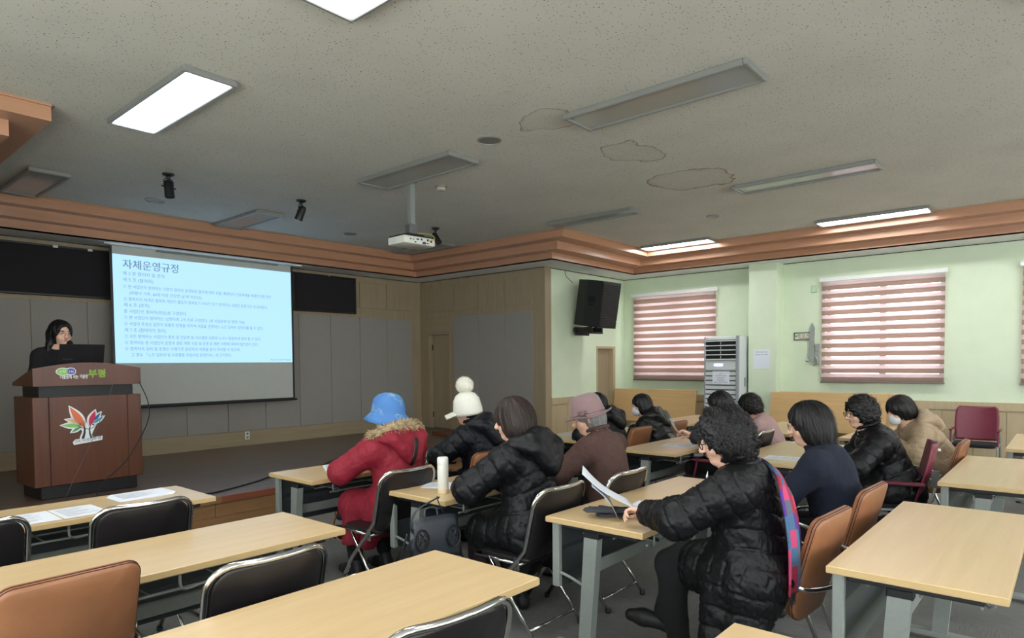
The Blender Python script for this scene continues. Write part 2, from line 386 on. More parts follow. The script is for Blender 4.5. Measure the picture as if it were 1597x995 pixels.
# zebra blinds: woven opaque bands and sheer bands
def cloth_mat(name, col, trans, alpha_mix):
    k = NT(name); v = k.coords((1, 1, 1)); f = k.noise(v, 220, 2)
    c = k.ramp(f, [(0.3, sh(col, .92)), (0.7, sh(col, 1.08))])
    df = k.new('ShaderNodeBsdfDiffuse'); tr = k.new('ShaderNodeBsdfTranslucent'); tp = k.new('ShaderNodeBsdfTransparent')
    k.link(c, df.inputs[0]); k.link(c, tr.inputs[0])
    m1 = k.new('ShaderNodeMixShader'); m1.inputs[0].default_value = trans; k.link(df.outputs[0], m1.inputs[1]); k.link(tr.outputs[0], m1.inputs[2])
    m2 = k.new('ShaderNodeMixShader'); m2.inputs[0].default_value = alpha_mix; k.link(m1.outputs[0], m2.inputs[1]); k.link(tp.outputs[0], m2.inputs[2])
    k.link(m2.outputs[0], k.out.inputs['Surface']); return k.m
MT['band'] = cloth_mat('mauve_opaque_band', rgb(178, 158, 147), .58, 0.0)
MT['sheer'] = cloth_mat('pink_sheer_band', rgb(212, 194, 194), .68, 0.08)
for n, (a, b) in enumerate(WIN):
    wn_ = MB()
    xo = XW+.12
    for (p, q, r_, s_) in ((a, b, wz0, wz0+.05), (a, b, wz1-.05, wz1), (a, a+.05, wz0, wz1), (b-.05, b, wz0, wz1), ((a+b)/2-.04, (a+b)/2+.04, wz0, wz1)):
        wn_.box(xo, xo+.06, p, q, r_, s_)
    wo = struct(wn_.build('window_%d' % (n+1), MT['alu']))
    B(xo+.025, xo+.03, a+.05, (a+b)/2-.04, wz0+.05, wz1-.05).build('pane', glass.m, wo)
    B(xo+.025, xo+.03, (a+b)/2+.04, b-.05, wz0+.05, wz1-.05).build('pane', glass.m, wo)
    B(XW-.03, XW+.12, a-.02, b+.02, wz0-.05, wz0).build('window_sill', mat('stone_sill', rgb(120, 116, 108), .6, nscale=60), wo)
    lab = ['mauve striped blind nearest the speaker wall, behind the air conditioner', 'mauve striped blind on the window right of the green pillar', 'mauve striped blind cut off by the right edge of the photo'][n]
    bl = thing('window_blind', lab, 'blind', (XW-.06, (a+b)/2, 1.17), 0, 'zebra blinds')
    hw = (b-a)/2+.04
    MB().bbox(-.05, .03, -hw-.02, hw+.02, 1.535, 1.60, .008).build('headrail', MT['white'], bl)
    MB().bbox(-.015, .012, -hw, hw, .0, .022, .004).build('bottom_rail', mat('grey_rail', rgb(120, 112, 106), .4, metal=.5), bl)
    nb = 12; pitch = (1.535-.022)/nb
    for i in range(nb):
        z = .022+pitch*i
        f1 = .62 if n == 0 else .55
        MB().box(.002, .004, -hw+.01, hw-.01, z, z+pitch*f1).build('opaque_band', MT['band'], bl)
        MB().box(-.004, -.002, -hw+.01, hw-.01, z+pitch*f1-.004, z+pitch*(.94 if n else 1.0)).build('sheer_band', MT['sheer'], bl)
    MB().tube([(-.03, -hw+.0, 1.54), (-.035, -hw-.005, .3)], .002, 5).build('pull_cord', MT['white'], bl)
# ------------------------------------------------------------------ cornice, three stepped fascias
ce = [(X0, 5.62), (1.46, 5.62), (1.46, 8.72), (7.47, 8.72), (7.47, 5.48), (9.87, 5.48), (9.87, YB)]     # edge on the ceiling
cb = [(X0, 6.02), (1.04, 6.02), (1.04, 9.05), (7.87, 9.05), (7.87, 5.97), (10.26, 5.97), (10.26, YB)]   # edge on the soffit
hz = (ZC-ZS)/3
def lerp(a, b, t): return (a[0]+(b[0]-a[0])*t, a[1]+(b[1]-a[1])*t)
for i in range(6):
    m_ = MB()
    for k_ in range(3):
        t = k_*.5
        a, b = lerp(ce[i], cb[i], t), lerp(ce[i+1], cb[i+1], t)
        z1, z0 = ZC-hz*k_, ZC-hz*(k_+1)
        if k_ < 2:
            a2, b2 = lerp(ce[i], cb[i], t+.5), lerp(ce[i+1], cb[i+1], t+.5)
            m_.add([(a[0], a[1], z1), (b[0], b[1], z1), (b[0], b[1], z0+.006), (a[0], a[1], z0+.006),
                    (a[0], a[1], z0), (b[0], b[1], z0), (b2[0], b2[1], z0), (a2[0], a2[1], z0)],
                   [(0, 1, 2, 3), (3, 2, 5, 4), (4, 5, 6, 7)])
        else:
            m_.add([(a[0], a[1], z1), (b[0], b[1], z1), (b[0], b[1], z0), (a[0], a[1], z0)], [(0, 1, 2, 3)])
    # lip at the ceiling and back faces so it has body
    a, b = ce[i], ce[i+1]; L = Vector((b[0]-a[0], b[1]-a[1], 0)).normalized(); nx, ny = L.y, -L.x
    m_.add([(a[0]+nx*.02-L.x*0, a[1]+ny*.02, ZC), (b[0]+nx*.02, b[1]+ny*.02, ZC), (b[0]+nx*.02, b[1]+ny*.02, ZC-.014), (a[0]+nx*.02, a[1]+ny*.02, ZC-.014), (b[0], b[1], ZC-.014), (a[0], a[1], ZC-.014)], [(0, 1, 2, 3), (3, 2, 4, 5)])
    struct(m_.build('trim_%d' % (i+1), MT['cornice'] if i % 2 == 0 else MT['cornice_y']))
wl = [(X0, YG), (XL, YG), (XL, YF), (XR, YF), (XR, YG), (XW, YG), (XW, YB)]
m_ = MB()
for i in range(6):
    a, b, c, d = cb[i], cb[i+1], wl[i+1], wl[i]
    m_.add([(a[0], a[1], ZS), (b[0], b[1], ZS), (c[0], c[1], ZS), (d[0], d[1], ZS), (a[0], a[1], ZS+.02), (b[0], b[1], ZS+.02), (c[0], c[1], ZS+.02), (d[0], d[1], ZS+.02)],
           [(0, 1, 2, 3), (4, 5, 6, 7), (0, 1, 5, 4), (2, 3, 7, 6)])
struct(m_.build('soffit', MT['soffit']))
m_ = MB()
for i in range(6):
    a, b = wl[i], wl[i+1]; L = Vector((b[0]-a[0], b[1]-a[1], 0)).normalized(); nx, ny = L.y, -L.x
    m_.box(min(a[0], b[0], a[0]+nx*.012, b[0]+nx*.012), max(a[0], b[0], a[0]+nx*.012, b[0]+nx*.012), min(a[1], b[1], a[1]+ny*.012), max(a[1], b[1], b[1]+ny*.012), ZS-.010, ZS-.001)
struct(m_.build('trim_7', MT['black']))
# ------------------------------------------------------------------ stage
ye = 5.98
stg = struct(B(X0+.01, XR-.005, ye+.02, YF-.02, 0.0, SH).build('stage_floor', MT['stage']))
B(X0+.01, 2.78, ye-.02, ye+.06, SH-.055, SH+.004).build('nosing', MT['stage_front'], stg)
B(2.78, XR-.005, ye-.02, ye+.06, SH-.055, SH+.004).build('nosing', MT['nosing'], stg)
x = X0+.01; i = 0
for x1 in (-.6, .6, 1.75, 2.73, 4.0, 5.2, 6.4, 7.4, XR-.005):
    MB().bbox(x+.002, x1-.002, ye, ye+.02, .115, SH-.057, .002).build('front_panel', MT['stage_front'], stg); x = x1
B(X0+.01, XR-.005, ye+.005, ye+.02, 0, .115).build('kick_board', MT['stage_front'], stg)
o = MB().bbox(7.52, XR-.02, 6.72, 8.30, SH+.001, SH+.05, .004).build('low_step', MT['nosing'])
tag(o, 'low dark red wooden step on the stage along the side wall', 'step')
# ------------------------------------------------------------------ ceiling fixtures
MT['lit'] = mat('lit_diffuser', rgb(255, 255, 255), .5, emis=(0.97, 0.98, 1.0, 1), estr=LAMP)
MT['unlit'] = mat('unlit_diffuser', rgb(158, 158, 154), .12, nscale=90, namt=.03)
MT['fixframe'] = mat('grey_fixture_frame', rgb(132, 134, 130), .35, nscale=30, namt=.02)
def fixture(x0, x1, y0, y1, lit, label, group='recessed ceiling light panels'):
    t = thing('ceiling_light', label, 'ceiling light', ((x0+x1)/2, (y0+y1)/2, ZC-.03), 0, group)
    a, b = (x1-x0)/2, (y1-y0)/2; f = .028
    m = MB()
    for (p, q, r_, s_) in ((-a, a, -b, -b+f), (-a, a, b-f, b), (-a, -a+f, -b+f, b-f), (a-f, a, -b+f, b-f)): m.bbox(p, q, r_, s_, -.012, .03, .006)
    m.build('frame', MT['fixframe'], t)
    B(-a+f-.002, a-f+.002, -b+f-.002, b-f+.002, .004, .014).build('diffuser', MT['lit' if lit else 'unlit'], t)
    return t
FX = [(1.81, 2.16, 4.24, 5.60, 1, 'bright lit square-looking light panel above the lectern side'),
      (1.82, 2.18, 1.60, 3.00, 1, 'lit light panel cut off by the top edge of the photo'),
      (4.07, 4.43, 1.57, 2.98, 0, 'large unlit light panel beside the leftmost water stain'),
      (4.07, 4.46, 4.22, 5.58, 0, 'unlit light panel directly above the projector pole'),
      (6.92, 7.26, 1.44, 2.83, 0, 'unlit pale light panel touching the largest water stain'),
      (7.02, 7.28, 4.12, 5.42, 0, 'narrow unlit light panel just above the cornice corner near the speaker'),
      (9.50, 9.84, 4.24, 5.45, 1, 'lit light panel in the corner above the air conditioner'),
      (9.42, 9.76, 1.38, 2.71, 1, 'lit light panel over the window right of the pillar'),
      (1.74, 2.09, 7.46, 8.62, 0, 'unlit light panel at the far left above the lectern'),
      (4.03, 4.40, 7.52, 8.66, 0, 'bluish unlit light panel above the projection screen'),
      (6.96, 7.29, 7.44, 8.58, 0, 'unlit light panel in the ceiling corner behind the projector')]
for a in FX: fixture(*a)
for (x, y, lit, q) in ((1.81, -1.2, 1, 'lit light panel over the left of the rows behind the camera'), (4.07, -1.2, 0, 'unlit light panel over the middle of the rows behind the camera'), (6.92, -1.2, 1, 'lit light panel over the right of the rows behind the camera'), (9.42, -1.2, 1, 'lit light panel by the windows behind the camera'), (4.07, -3.8, 1, 'lit light panel nearest the back wall'), (-1.0, 1.6, 1, 'lit light panel by the left wall'), (-1.0, 4.2, 0, 'unlit light panel by the left wall')):
    fixture(x, x+.35, y, y+1.4, lit, q)
def ceil_speaker(x, y, r, m, label, n=24):
    t = thing('ceiling_speaker', label, 'ceiling speaker', (x, y, ZC), 0, 'round ceiling speakers')
    MB().lathe([(r, 0), (r, -.008), (r*.88, -.012), (r*.86, -.006), (r*.86, 0)], n).build('rim', MT['fixframe'], t, smooth=True)
    MB().lathe([(r*.86, -.002), (r*.86, -.0055), (.001, -.0065)], n).build('grille', m, t, smooth=True)
gm = mat('grey_grille', rgb(120, 118, 112), .7, nscale=300, namt=.3, bump=.4, bscale=500)
wm = mat('pale_grille', rgb(170, 170, 162), .7, nscale=300, namt=.1)
ceil_speaker(4.12, 3.78, .105, gm, 'round grey ceiling speaker between the two unlit light panels')
ceil_speaker(3.04, 7.95, .11, wm, 'round ceiling speaker near the cornice behind the left spotlight')
ceil_speaker(8.2, 3.6, .085, wm, 'small round ceiling speaker between two right-hand light panels')
ceil_speaker(5.68, 7.95, .10, gm, 'round ceiling speaker left of the projector near the cornice')
t = thing('smoke_detector', 'round beige smoke detector on the ceiling right of the projector pole', 'smoke detector', (4.84, 5.15, ZC))
MB().lathe([(.062, 0), (.062, -.012), (.055, -.016)], 24).build('base', MT['fixframe'], t, smooth=True)
MB().lathe([(.048, -.014), (.05, -.03), (.042, -.045), (.02, -.05), (.001, -.05)], 24).build('sensor_cap', mat('beige_plastic', rgb(170, 166, 150), .5, nscale=20), t, smooth=True)
def spot(x, y, rz, tilt, label):
    t = thing('stage_spotlight', label, 'spotlight', (x, y, ZC), rz, 'black ceiling spotlights')
    MB().lathe([(.055, 0), (.055, -.014), (.02, -.03), (.012, -.05)], 16).build('ceiling_plate', MT['black'], t, smooth=True)
    MB().tube([(-.052, 0, -.13), (-.052, 0, -.07), (-.03, 0, -.048), (.03, 0, -.048), (.052, 0, -.07), (.052, 0, -.13)], .005, 6).tube([(-.075, 0, -.13), (.075, 0, -.13)], .008, 8).build('yoke', MT['black'], t, smooth=True)
    Mx = Matrix.Translation((0, 0, -.13)) @ Matrix.Rotation(R(tilt), 4, 'X')
    MB().lathe([(.001, .07), (.025, .068), (.042, .045), (.045, -.10), (.040, -.10), (.036, -.06), (.001, -.055)], 20, M=Mx).build('lamp_housing', MT['black'], t, smooth=True)
spot(2.72, 6.78, .3, -8, 'black spotlight hanging straight down left of the projection screen top')
spot(4.16, 6.76, .5, 24, 'black spotlight tilted, above the middle of the projection screen')
spot(6.26, 6.78, .7, -30, 'small black spotlight just right of the projector')
# projector on its pole
t = thing('projector', 'white ceiling projector hanging from a grey pole', 'projector', (4.50, 5.24, ZC), R(-3))
B(-.028, .028, -.028, .028, -.47, 0).build('pole', MT['leggrey'], t)
MB().bbox(-.05, .05, -.05, .05, -.012, 0, .003).build('ceiling_plate', MT['leggrey'], t)
MB().bbox(-.05, .05, -.045, .045, -.55, -.44, .004).box(-.015, .015, -.047, .047, -.5, -.47).build('tilt_bracket', mat('steel_bracket', rgb(120, 122, 122), .4, metal=.6), t)
MB().bbox(-.11, .11, -.08, .08, -.572, -.548, .004).bbox(-.15, -.09, -.02, .02, -.575, -.56, .003).bbox(.09, .15, -.02, .02, -.575, -.56, .003).build('mount_plate', MT['black'], t)
h = MB().bbox(-.20, .20, -.14, .14, -.665, -.585, .014, seg=2).build('housing', mat('white_projector_shell', rgb(222, 224, 214), .4, nscale=20, namt=.02), t, smooth=True)
MB().bbox(-.19, .19, -.13, .13, -.587, -.572, .004).build('top_vent', MT['black'], t)
MB().lathe([(.035, 0), (.035, .03), (.028, .034), (.02, .02), (.001, .02)], 20, M=Matrix.Translation((-.08, .14, -.625)) @ Matrix.Rotation(R(-90), 4, 'X')).build('lens', MT['black'], t, smooth=True)
m = MB()
for (x, z, w_, h_) in ((-.12, -.62, .02, .012), (-.085, -.62, .012, .01), (-.03, -.615, .03, .012), (.02, -.612, .018, .018), (.055, -.64, .03, .014), (-.06, -.645, .02, .012), (.10, -.61, .02, .02), (.10, -.645, .018, .012), (.145, -.62, .02, .02)): m.box(x-w_/2, x+w_/2, -.1435, -.139, z-h_/2, z+h_/2)
m.build('port', MT['black'], t)
m = MB(); m.box(.03, .075, -.146, -.139, -.655, -.637); m.build('port', mat('blue_connector', rgb(50, 56, 120), .4, nscale=30), t, label='blue cable connector')
MB().tube(bez([(.12, -.14, -.615), (.15, -.19, -.60), (.12, -.16, -.55), (.03, -.03, -.53)], 6), .004, 6).build('cable', mat('yellow_cable', rgb(190, 170, 60), .5, nscale=10), t, smooth=True)
for i in range(3): put_text('lettering', '-- - ---- -', .02, plane_M((-.2005, .06, -.61-.015*i), (0, -1, 0), (0, 0, 1)), MT['ink'], t)

# ------------------------------------------------------------------ projection screen, boards, outlet
t = thing('projection_screen', 'white pull-down projection screen showing a light blue slide of Korean rules', 'projection screen', (4.22, 9.2, .98))
sx0, sx1 = -1.235, 1.235
MT['screenfab'] = mat('matte_screen', rgb(186, 190, 184), .9, nscale=10, namt=.02)
B(sx0, sx1, 0, .004, 0.0, 2.10).build('screen_fabric', MT['screenfab'], t)
m = MB(); m.box(sx0-.03, sx0, -.0025, .002, 0, 2.10).box(sx1, sx1+.03, -.0025, .002, 0, 2.10).box(sx0-.03, sx1+.03, -.004, .004, 0, .03)
m.build('black_border', MT['black'], t)
MB().tube([(sx0-.06, 0, 0), (sx1+.06, 0, 0)], .016, 10).build('weight_bar', MT['black'], t, smooth=True)
MB().bbox(sx0-.12, sx1+.14, -.10, .06, 2.055, 2.076, .004).build('case', MT['soffit'], t)
MB().bbox(-.72, 1.0, -.07, .0, 2.035, 2.056, .006).build('roller_slot', MT['fixframe'], t)
# the projected picture: its lit area is a self-lit pale blue sheet
MT['slide'] = mat('projected_blue_light', rgb(120, 160, 190), .9, emis=(0.36, 0.61, 0.88, 1), estr=.78)
MT['slide'].node_tree.nodes['Principled BSDF'].inputs['Base Color'].default_value = rgb(90, 110, 130)
MT['slidetext'] = mat('projected_grey_text', rgb(70, 90, 110), .9, emis=(0.10, 0.17, 0.25, 1), estr=.8)
sz0, sz1 = .575, 1.955
B(sx0+.002, sx1-.002, -.0035, -.001, sz0, sz1).build('projected_slide', MT['slide'], t)
lines = [(0.13, 0, 1.790, '자체운영규정', .68), (.055, 0, 1.70, '제 2 장 참여자 및 조직', .50), (.055, 0, 1.62, '제 5 조 (참여자)', .36),
 (.052, 0, 1.535, '① 본 사업단의 참여자는 기관의 참여자 공개모집 절차에 따라 선발, 확정되어 근로계약을 체결한 자로 한다', 2.02),
 (.052, .07, 1.455, '(부평구 거주, 60세 이상 건강한 남·여 어르신).', .92),
 (.052, 0, 1.375, '② 참여자의 자격은 참여자 개인이 별도의 참여포기 의사가 있기 전까지는 사업단 운영기간 내 유지된다.', 1.96),
 (.055, 0, 1.30, '제 6 조 (조직)', .31), (.052, 0, 1.22, '본 사업단은 참여자(회원)로 구성된다.', .78),
 (.052, 0, 1.14, '① 본 사업단의 참여자는 12명이며, 2개 조로 구성한다. (본 사업운영 상 변경 가능)', 1.60),
 (.052, 0, 1.06, '② 사업의 특성상 업무의 원활한 진행을 위하여 사업을 관장하는 노인 일자리 담당자를 둘 수 있다.', 1.88),
 (.055, 0, .98, '제 7 조 (참여자의 권리)', .50), (.052, 0, .90, '① 모든 참여자는 사업단의 총회 및 간담회 등 의사결정 과정에 누구나 평등하게 참여 할 수 있다.', 1.84),
 (.052, 0, .82, '② 참여자는 본 사업단의 운영과 관련 계획 수립 및 운영 등 제반 사항에 대하여 발언권이 있다.', 1.80),
 (.052, 0, .74, '③ 참여자의 관리 및 운영은 수행기관 담당자의 지원을 받아 처리할 수 있으며,', 1.52),
 (.052, .07, .66, '그 경우 「노인 일자리 및 사회활동 지원사업 운영안내」에 근거한다.', 1.32)]
for (s_, dx, z, body, wd) in lines:
    put_text('slide_lettering', body, s_, plane_M((sx0+.115+dx, -.006, z), (1, 0, 0), (0, 0, 1)), MT['slidetext'], t, width=wd)
put_text('slide_lettering', 'Bupyeong Senior Program', .03, plane_M((sx1-.36, -.006, .605), (1, 0, 0), (0, 0, 1)), MT['slidetext'], t, width=.33)
put_text('slide_lettering', '자체운영규정', .13, plane_M((sx0+.119, -.0055, 1.791), (1, 0, 0), (0, 0, 1)), MT['slidetext'], t, width=.68)
MT['board'] = fabric('black_board_cloth', rgb(34, 33, 37), 120, .15)
def board(x0, x1, label):
    t = thing('display_board', label, 'display board', ((x0+x1)/2, YF-.02, 2.38), 0, 'black boards beside the screen')
    a = (x1-x0)/2
    B(-a, a, -.03, .0, 0, .60).build('board', MT['board'], t)
    m = MB()
    for q in ((-a-.0, a+.0, 0, .025), (-a, a, .59, .615), (-a-.01, -a+.02, 0, .615), (a-.02, a+.01, 0, .615)): m.bbox(q[0], q[1], -.045, .0, q[2], q[3], .004)
    m.build('frame', MT['black'], t); return t, a
t, a = board(.62, 3.10, 'long black cloth board on the wall left of the screen')
for x in (.56, .93): B(x, x+.05, -.05, -.045, .585, .615).build('clip', MT['white'], t)
t, a = board(5.64, 6.83, 'black cloth board on the wall right of the screen')
B(.06, .075, -.05, -.045, .60, .612).build('clip', MT['white'], t)
t = thing('wall_outlet', 'white double wall outlet on the stage baseboard', 'outlet', (4.84, YF-.017, .45))
MB().bbox(-.036, .036, -.008, 0, -.06, .06, .003).build('cover_plate', MT['white'], t)
for z in (-.028, .028): MB().lathe([(.019, 0), (.019, .004), (.016, .002), (.001, .002)], 16, M=Matrix.Translation((0, -.008, z)) @ Matrix.Rotation(R(90), 4, 'X')).build('socket', MT['fixframe'], t)

# ------------------------------------------------------------------ lectern
pod = thing('lectern', 'dark walnut lectern on the stage with a tree logo on its front', 'lectern', (2.06, 7.35, SH), R(3))
def podbox(x0, x1, y0, y1, z0, z1, name, m, b=.005, par=None): return MB().bbox(x0, x1, y0, y1, z0, z1, b).build(name, m, par or pod)
# local: front face at y = -.25 (towards the audience), width 0.86
podbox(-.41, .41, -.23, .25, 0, .12, 'plinth', MT['black'])
podbox(-.46, -.335, -.25, .26, .12, .94, 'front_post', MT['podium'])
podbox(.335, .46, -.25, .26, .12, .94, 'front_post', MT['podium'])
podbox(-.331, .331, -.25, .24, .12, .94, 'front_panel', MT['podium'])
B(-.34, .34, -.24, .2, .12, .935).build('groove', MT['black'], pod)
podbox(-.40, .40, -.215, .22, .935, 1.045, 'neck', MT['black'])
# desk head: front board with an arched top, sloping side cheeks
prof = [(-.455, 1.04), (.455, 1.04), (.455, 1.20)] + [(.455-.91*i/12, 1.20+.055*math.sin(PI*i/12)) for i in range(1, 12)] + [(-.455, 1.20)]
MB().prism(prof, .03, plane_M((0, -.27, 0), (1, 0, 0), (0, 0, 1)) @ Matrix.Translation((0, 0, -.03))).build('head_board', MT['podium'], pod)
for s_ in (-1, 1):
    MB().prism([(-.245, 1.04), (.30, 1.04), (.30, 1.07), (-.245, 1.20)], .03, plane_M((s_*.44+.015, 0, 0), (0, 1, 0), (0, 0, 1)) @ Matrix.Translation((0, 0, -.03))).build('side_cheek', MT['podium'], pod)
B(-.43, .43, -.245, .30, 1.05, 1.075).build('desk_surface', MT['podium'], pod)
# emblem on the front: white backed plate with coloured leaves
PF = plane_M((.0, -.2515, .0), (1, 0, 0), (0, 0, 1)) @ Matrix.Translation((-.045, .135, 0)) @ Matrix.Diagonal((.87, .87, 1, 1))
def leaf(c, tip, wd, n=8):
    c = Vector(c); tip = Vector(tip); d = tip-c; nrm = Vector((-d.y, d.x)).normalized(); out = []
    for i in range(n+1): t_ = i/n; out.append(c+d*t_+nrm*wd*math.sin(PI*t_**.85))
    for i in range(n-1, 0, -1): t_ = i/n; out.append(c+d*t_-nrm*wd*math.sin(PI*t_**.85))
    return [(p.x, p.y) for p in out]
# local emblem coords in metres measured on the podium front
EM = [((-.005, .58), (-.145, .815), .045, (214, 110, 70)), ((-.06, .645), (-.185, .68), .017, (222, 172, 110)),
      ((-.05, .605), (-.225, .62), .026, (132, 190, 104)), ((-.045, .59), (-.135, .54), .017, (90, 150, 100)),
      ((.04, .60), (.10, .76), .036, (186, 40, 84)), ((.085, .65), (.155, .735), .016, (44, 92, 160)), ((.075, .62), (.185, .69), .018, (70, 150, 176))]
MT['emwhite'] = mat('white_logo_plate', rgb(225, 230, 228), .4, nscale=10, namt=.01)
em = MB()
for c, tp, wd, col in EM:
    cv = Vector(c); tv = Vector(tp); d = (tv-cv).normalized()
    em.prism(leaf(cv-d*.01, tv+d*.016, wd+.012), .006, PF)
em.prism([(-.06, .45), (.07, .45), (.06, .50), (.085, .56), (.115, .62), (.08, .66), (.03, .60), (.0, .66), (-.06, .66), (-.075, .60), (-.03, .54), (-.055, .48)], .006, PF)
em.prism([(-.115, .40), (.16, .43), (.165, .475), (-.10, .458), (-.125, .43)], .007, PF)
emb = em.build('logo_plate', MT['emwhite'], pod, label='white tree shaped logo plate with coloured leaves')
PF2 = PF @ Matrix.Translation((0, 0, .0062))
for c, tp, wd, col in EM:
    MB().prism(leaf(c, tp, wd*.8), .0012, PF2).build('logo_leaf', mat('logo_paint_%d_%d' % (col[0], col[2]), rgb(*col), .4, nscale=10, namt=.02), emb)
dk = mat('logo_dark_paint', rgb(44, 48, 54), .4, nscale=10)
lm = MB()
def strip(pts, ws):
    P = [Vector((p[0], p[1])) for p in pts]; L_, R_ = [], []
    for i, p in enumerate(P):
        d = (P[min(i+1, len(P)-1)]-P[max(i-1, 0)]).normalized(); n_ = Vector((-d.y, d.x)); L_.append(p+n_*ws[i]); R_.append(p-n_*ws[i])
    return [(p.x, p.y) for p in L_+R_[::-1]]
lm.prism(strip([(-.03, .46), (-.012, .52), (-.008, .57), (-.03, .64)], [.014, .011, .008, .002]), .0012, PF2)
lm.prism(strip([(.055, .46), (.04, .51), (.036, .56), (.05, .61)], [.010, .008, .006, .002]), .0012, PF2)
lm.prism(strip([(-.075, .61), (-.05, .585), (-.01, .567), (.04, .56), (.08, .58), (.1, .61)], [.001, .003, .003, .003, .003, .001]), .0013, PF2)
for x, y_ in ((-.05, .62), (.075, .605)): lm.prism([(x+.009*math.cos(2*PI*i/10), y_+.009*math.sin(2*PI*i/10)) for i in range(10)], .0014, PF2)
lm.build('logo_trunk', dk, emb)
bl_ = mat('logo_blue_print', rgb(52, 70, 120), .5, nscale=10)
Rz = Matrix.Rotation(R(6), 4, 'Z')
put_text('logo_lettering', '지속가능발전', .036, PF2 @ Matrix.Translation((-.105, .421, .002)) @ Rz, bl_, emb, width=.165)
put_text('logo_lettering', '부평', .046, PF2 @ Matrix.Translation((.066, .437, .002)) @ Rz, bl_, emb, width=.085)
# head board logo
PH = plane_M((0, -.2715, 0), (1, 0, 0), (0, 0, 1)) @ Matrix.Translation((-.09, .235, 0)) @ Matrix.Diagonal((.78, .79, 1, 1))
def ell(cx, cy, rx, ry, n=24): return [(cx+rx*math.cos(2*PI*i/n), cy+ry*math.sin(2*PI*i/n)) for i in range(n)]
lg = MB().prism(ell(-.165, 1.185, .075, .046), .003, PH).prism(ell(-.085, 1.188, .056, .044), .003, PH).build('logo_plate', MT['emwhite'], pod, label='white edged green and purple oval badge')
MB().prism(ell(-.165, 1.185, .066, .039), .002, PH @ Matrix.Translation((0, 0, .003))).build('logo_oval', mat('logo_green_paint', rgb(140, 196, 96), .4, nscale=10), lg)
MB().prism(ell(-.083, 1.188, .045, .036), .002, PH @ Matrix.Translation((0, 0, .0035))).build('logo_oval', mat('logo_purple_paint', rgb(84, 84, 160), .4, nscale=10), lg)
put_text('logo_lettering', '인천 나눔', .03, PH @ Matrix.Translation((-.205, 1.175, .006)), MT['emwhite'], lg, width=.15)
put_text('lettering', '더불음에 사는 기분찬', .052, PH @ Matrix.Translation((-.195, 1.105, .002)), MT['emwhite'], pod, width=.29, extrude=.001, label='white brush lettering')
gr_ = mat('lime_green_letters', rgb(172, 208, 92), .4, nscale=10)
for dx, dy in ((0, 0), (.003, 0), (0, .003), (.003, .003)):
    if dx == dy == 0: put_text('lettering', '부평', .105, PH @ Matrix.Translation((.10, 1.118, .002)), gr_, pod, width=.185, extrude=.001, label='lime green brush lettering')
    else: put_text('lettering', '부평', .105, PH @ Matrix.Translation((.10+dx, 1.118+dy, .0022)), gr_, pod, width=.185, extrude=.001)
# laptop, microphone, cables on the lectern
lp = thing('laptop', 'open black laptop on the lectern seen from behind', 'laptop', (2.07, 7.37, SH+1.075+.001), R(4))
MB().bbox(-.17, .17, -.02, .21, 0, .018, .004).build('keyboard_base', MT['black'], lp)
Mx = Matrix.Translation((0, -.02, .012)) @ Matrix.Rotation(R(14), 4, 'X')
MB().bbox(-.195, .195, -.008, .0, 0, .355, .004, M=Mx).build('screen_lid', mat('black_laptop_lid', rgb(24, 24, 27), .35, nscale=30), lp)
put_text('lettering', 'SAMSUNG', .022, Mx @ plane_M((-.165, -.0085, .20), (1, 0, 0), (0, 0, 1)), mat('dim_silver_print', rgb(80, 82, 86), .4, nscale=10), lp, width=.085)
mc = thing('microphone', 'black gooseneck microphone in front of the presenter', 'microphone', (2.02, 7.47, SH+1.07))
MB().tube(bez([(0.05, .05, 0), (.05, .06, .15), (.04, .05, .28), (.02, .03, .34)], 8), .006, 8).build('gooseneck', MT['black'], mc, smooth=True)
MB().lathe([(.03, 0), (.03, .008), (.01, .014)], 16, c=(.05, .05, .0)).build('base', MT['black'], mc, smooth=True)
MB().lathe([(.001, -.03), (.020, -.025), (.028, 0), (.026, .02), (.012, .036), (.001, .04)], 16, c=(.012, .02, .365)).build('foam_head', mat('black_foam', rgb(18, 18, 20), .95, nscale=200, bump=.5), mc, smooth=True)
tag(MB().tube(bez([(2.495, 7.05, 1.36), (2.56, 7.02, 1.15), (2.54, 7.0, .95), (2.35, 6.98, .62), (2.13, 6.96, .42), (2.06, 6.93, .308), (2.2, 6.88, .305)], 10), .005, 6).build('cable', MT['black'], smooth=True), 'black cable looping down the right front of the lectern', 'cable')
tag(MB().tube(bez([(2.28, 7.055, 1.40), (2.17, 7.03, 1.1), (2.05, 7.02, .8), (1.9, 6.98, .5), (1.8, 6.95, .308), (1.75, 6.9, .304)], 10), .0022, 5).build('thin_cord', MT['darkgrey'], smooth=True), 'thin grey cord trailing down across the lectern logo', 'cord')
tag(MB().tube(bez([(1.9, 6.7, .303), (2.4, 6.25, .305), (2.75, 6.18, .306), (3.0, 6.25, .306), (3.36, 6.42, .306), (3.69, 6.62, .306), (4.2, 6.7, .306), (5.2, 7.4, .306), (6.2, 7.9, .306)], 8), .008, 6).build('floor_cable', MT['black'], smooth=True), 'black cable lying across the stage floor near its edge', 'cable')

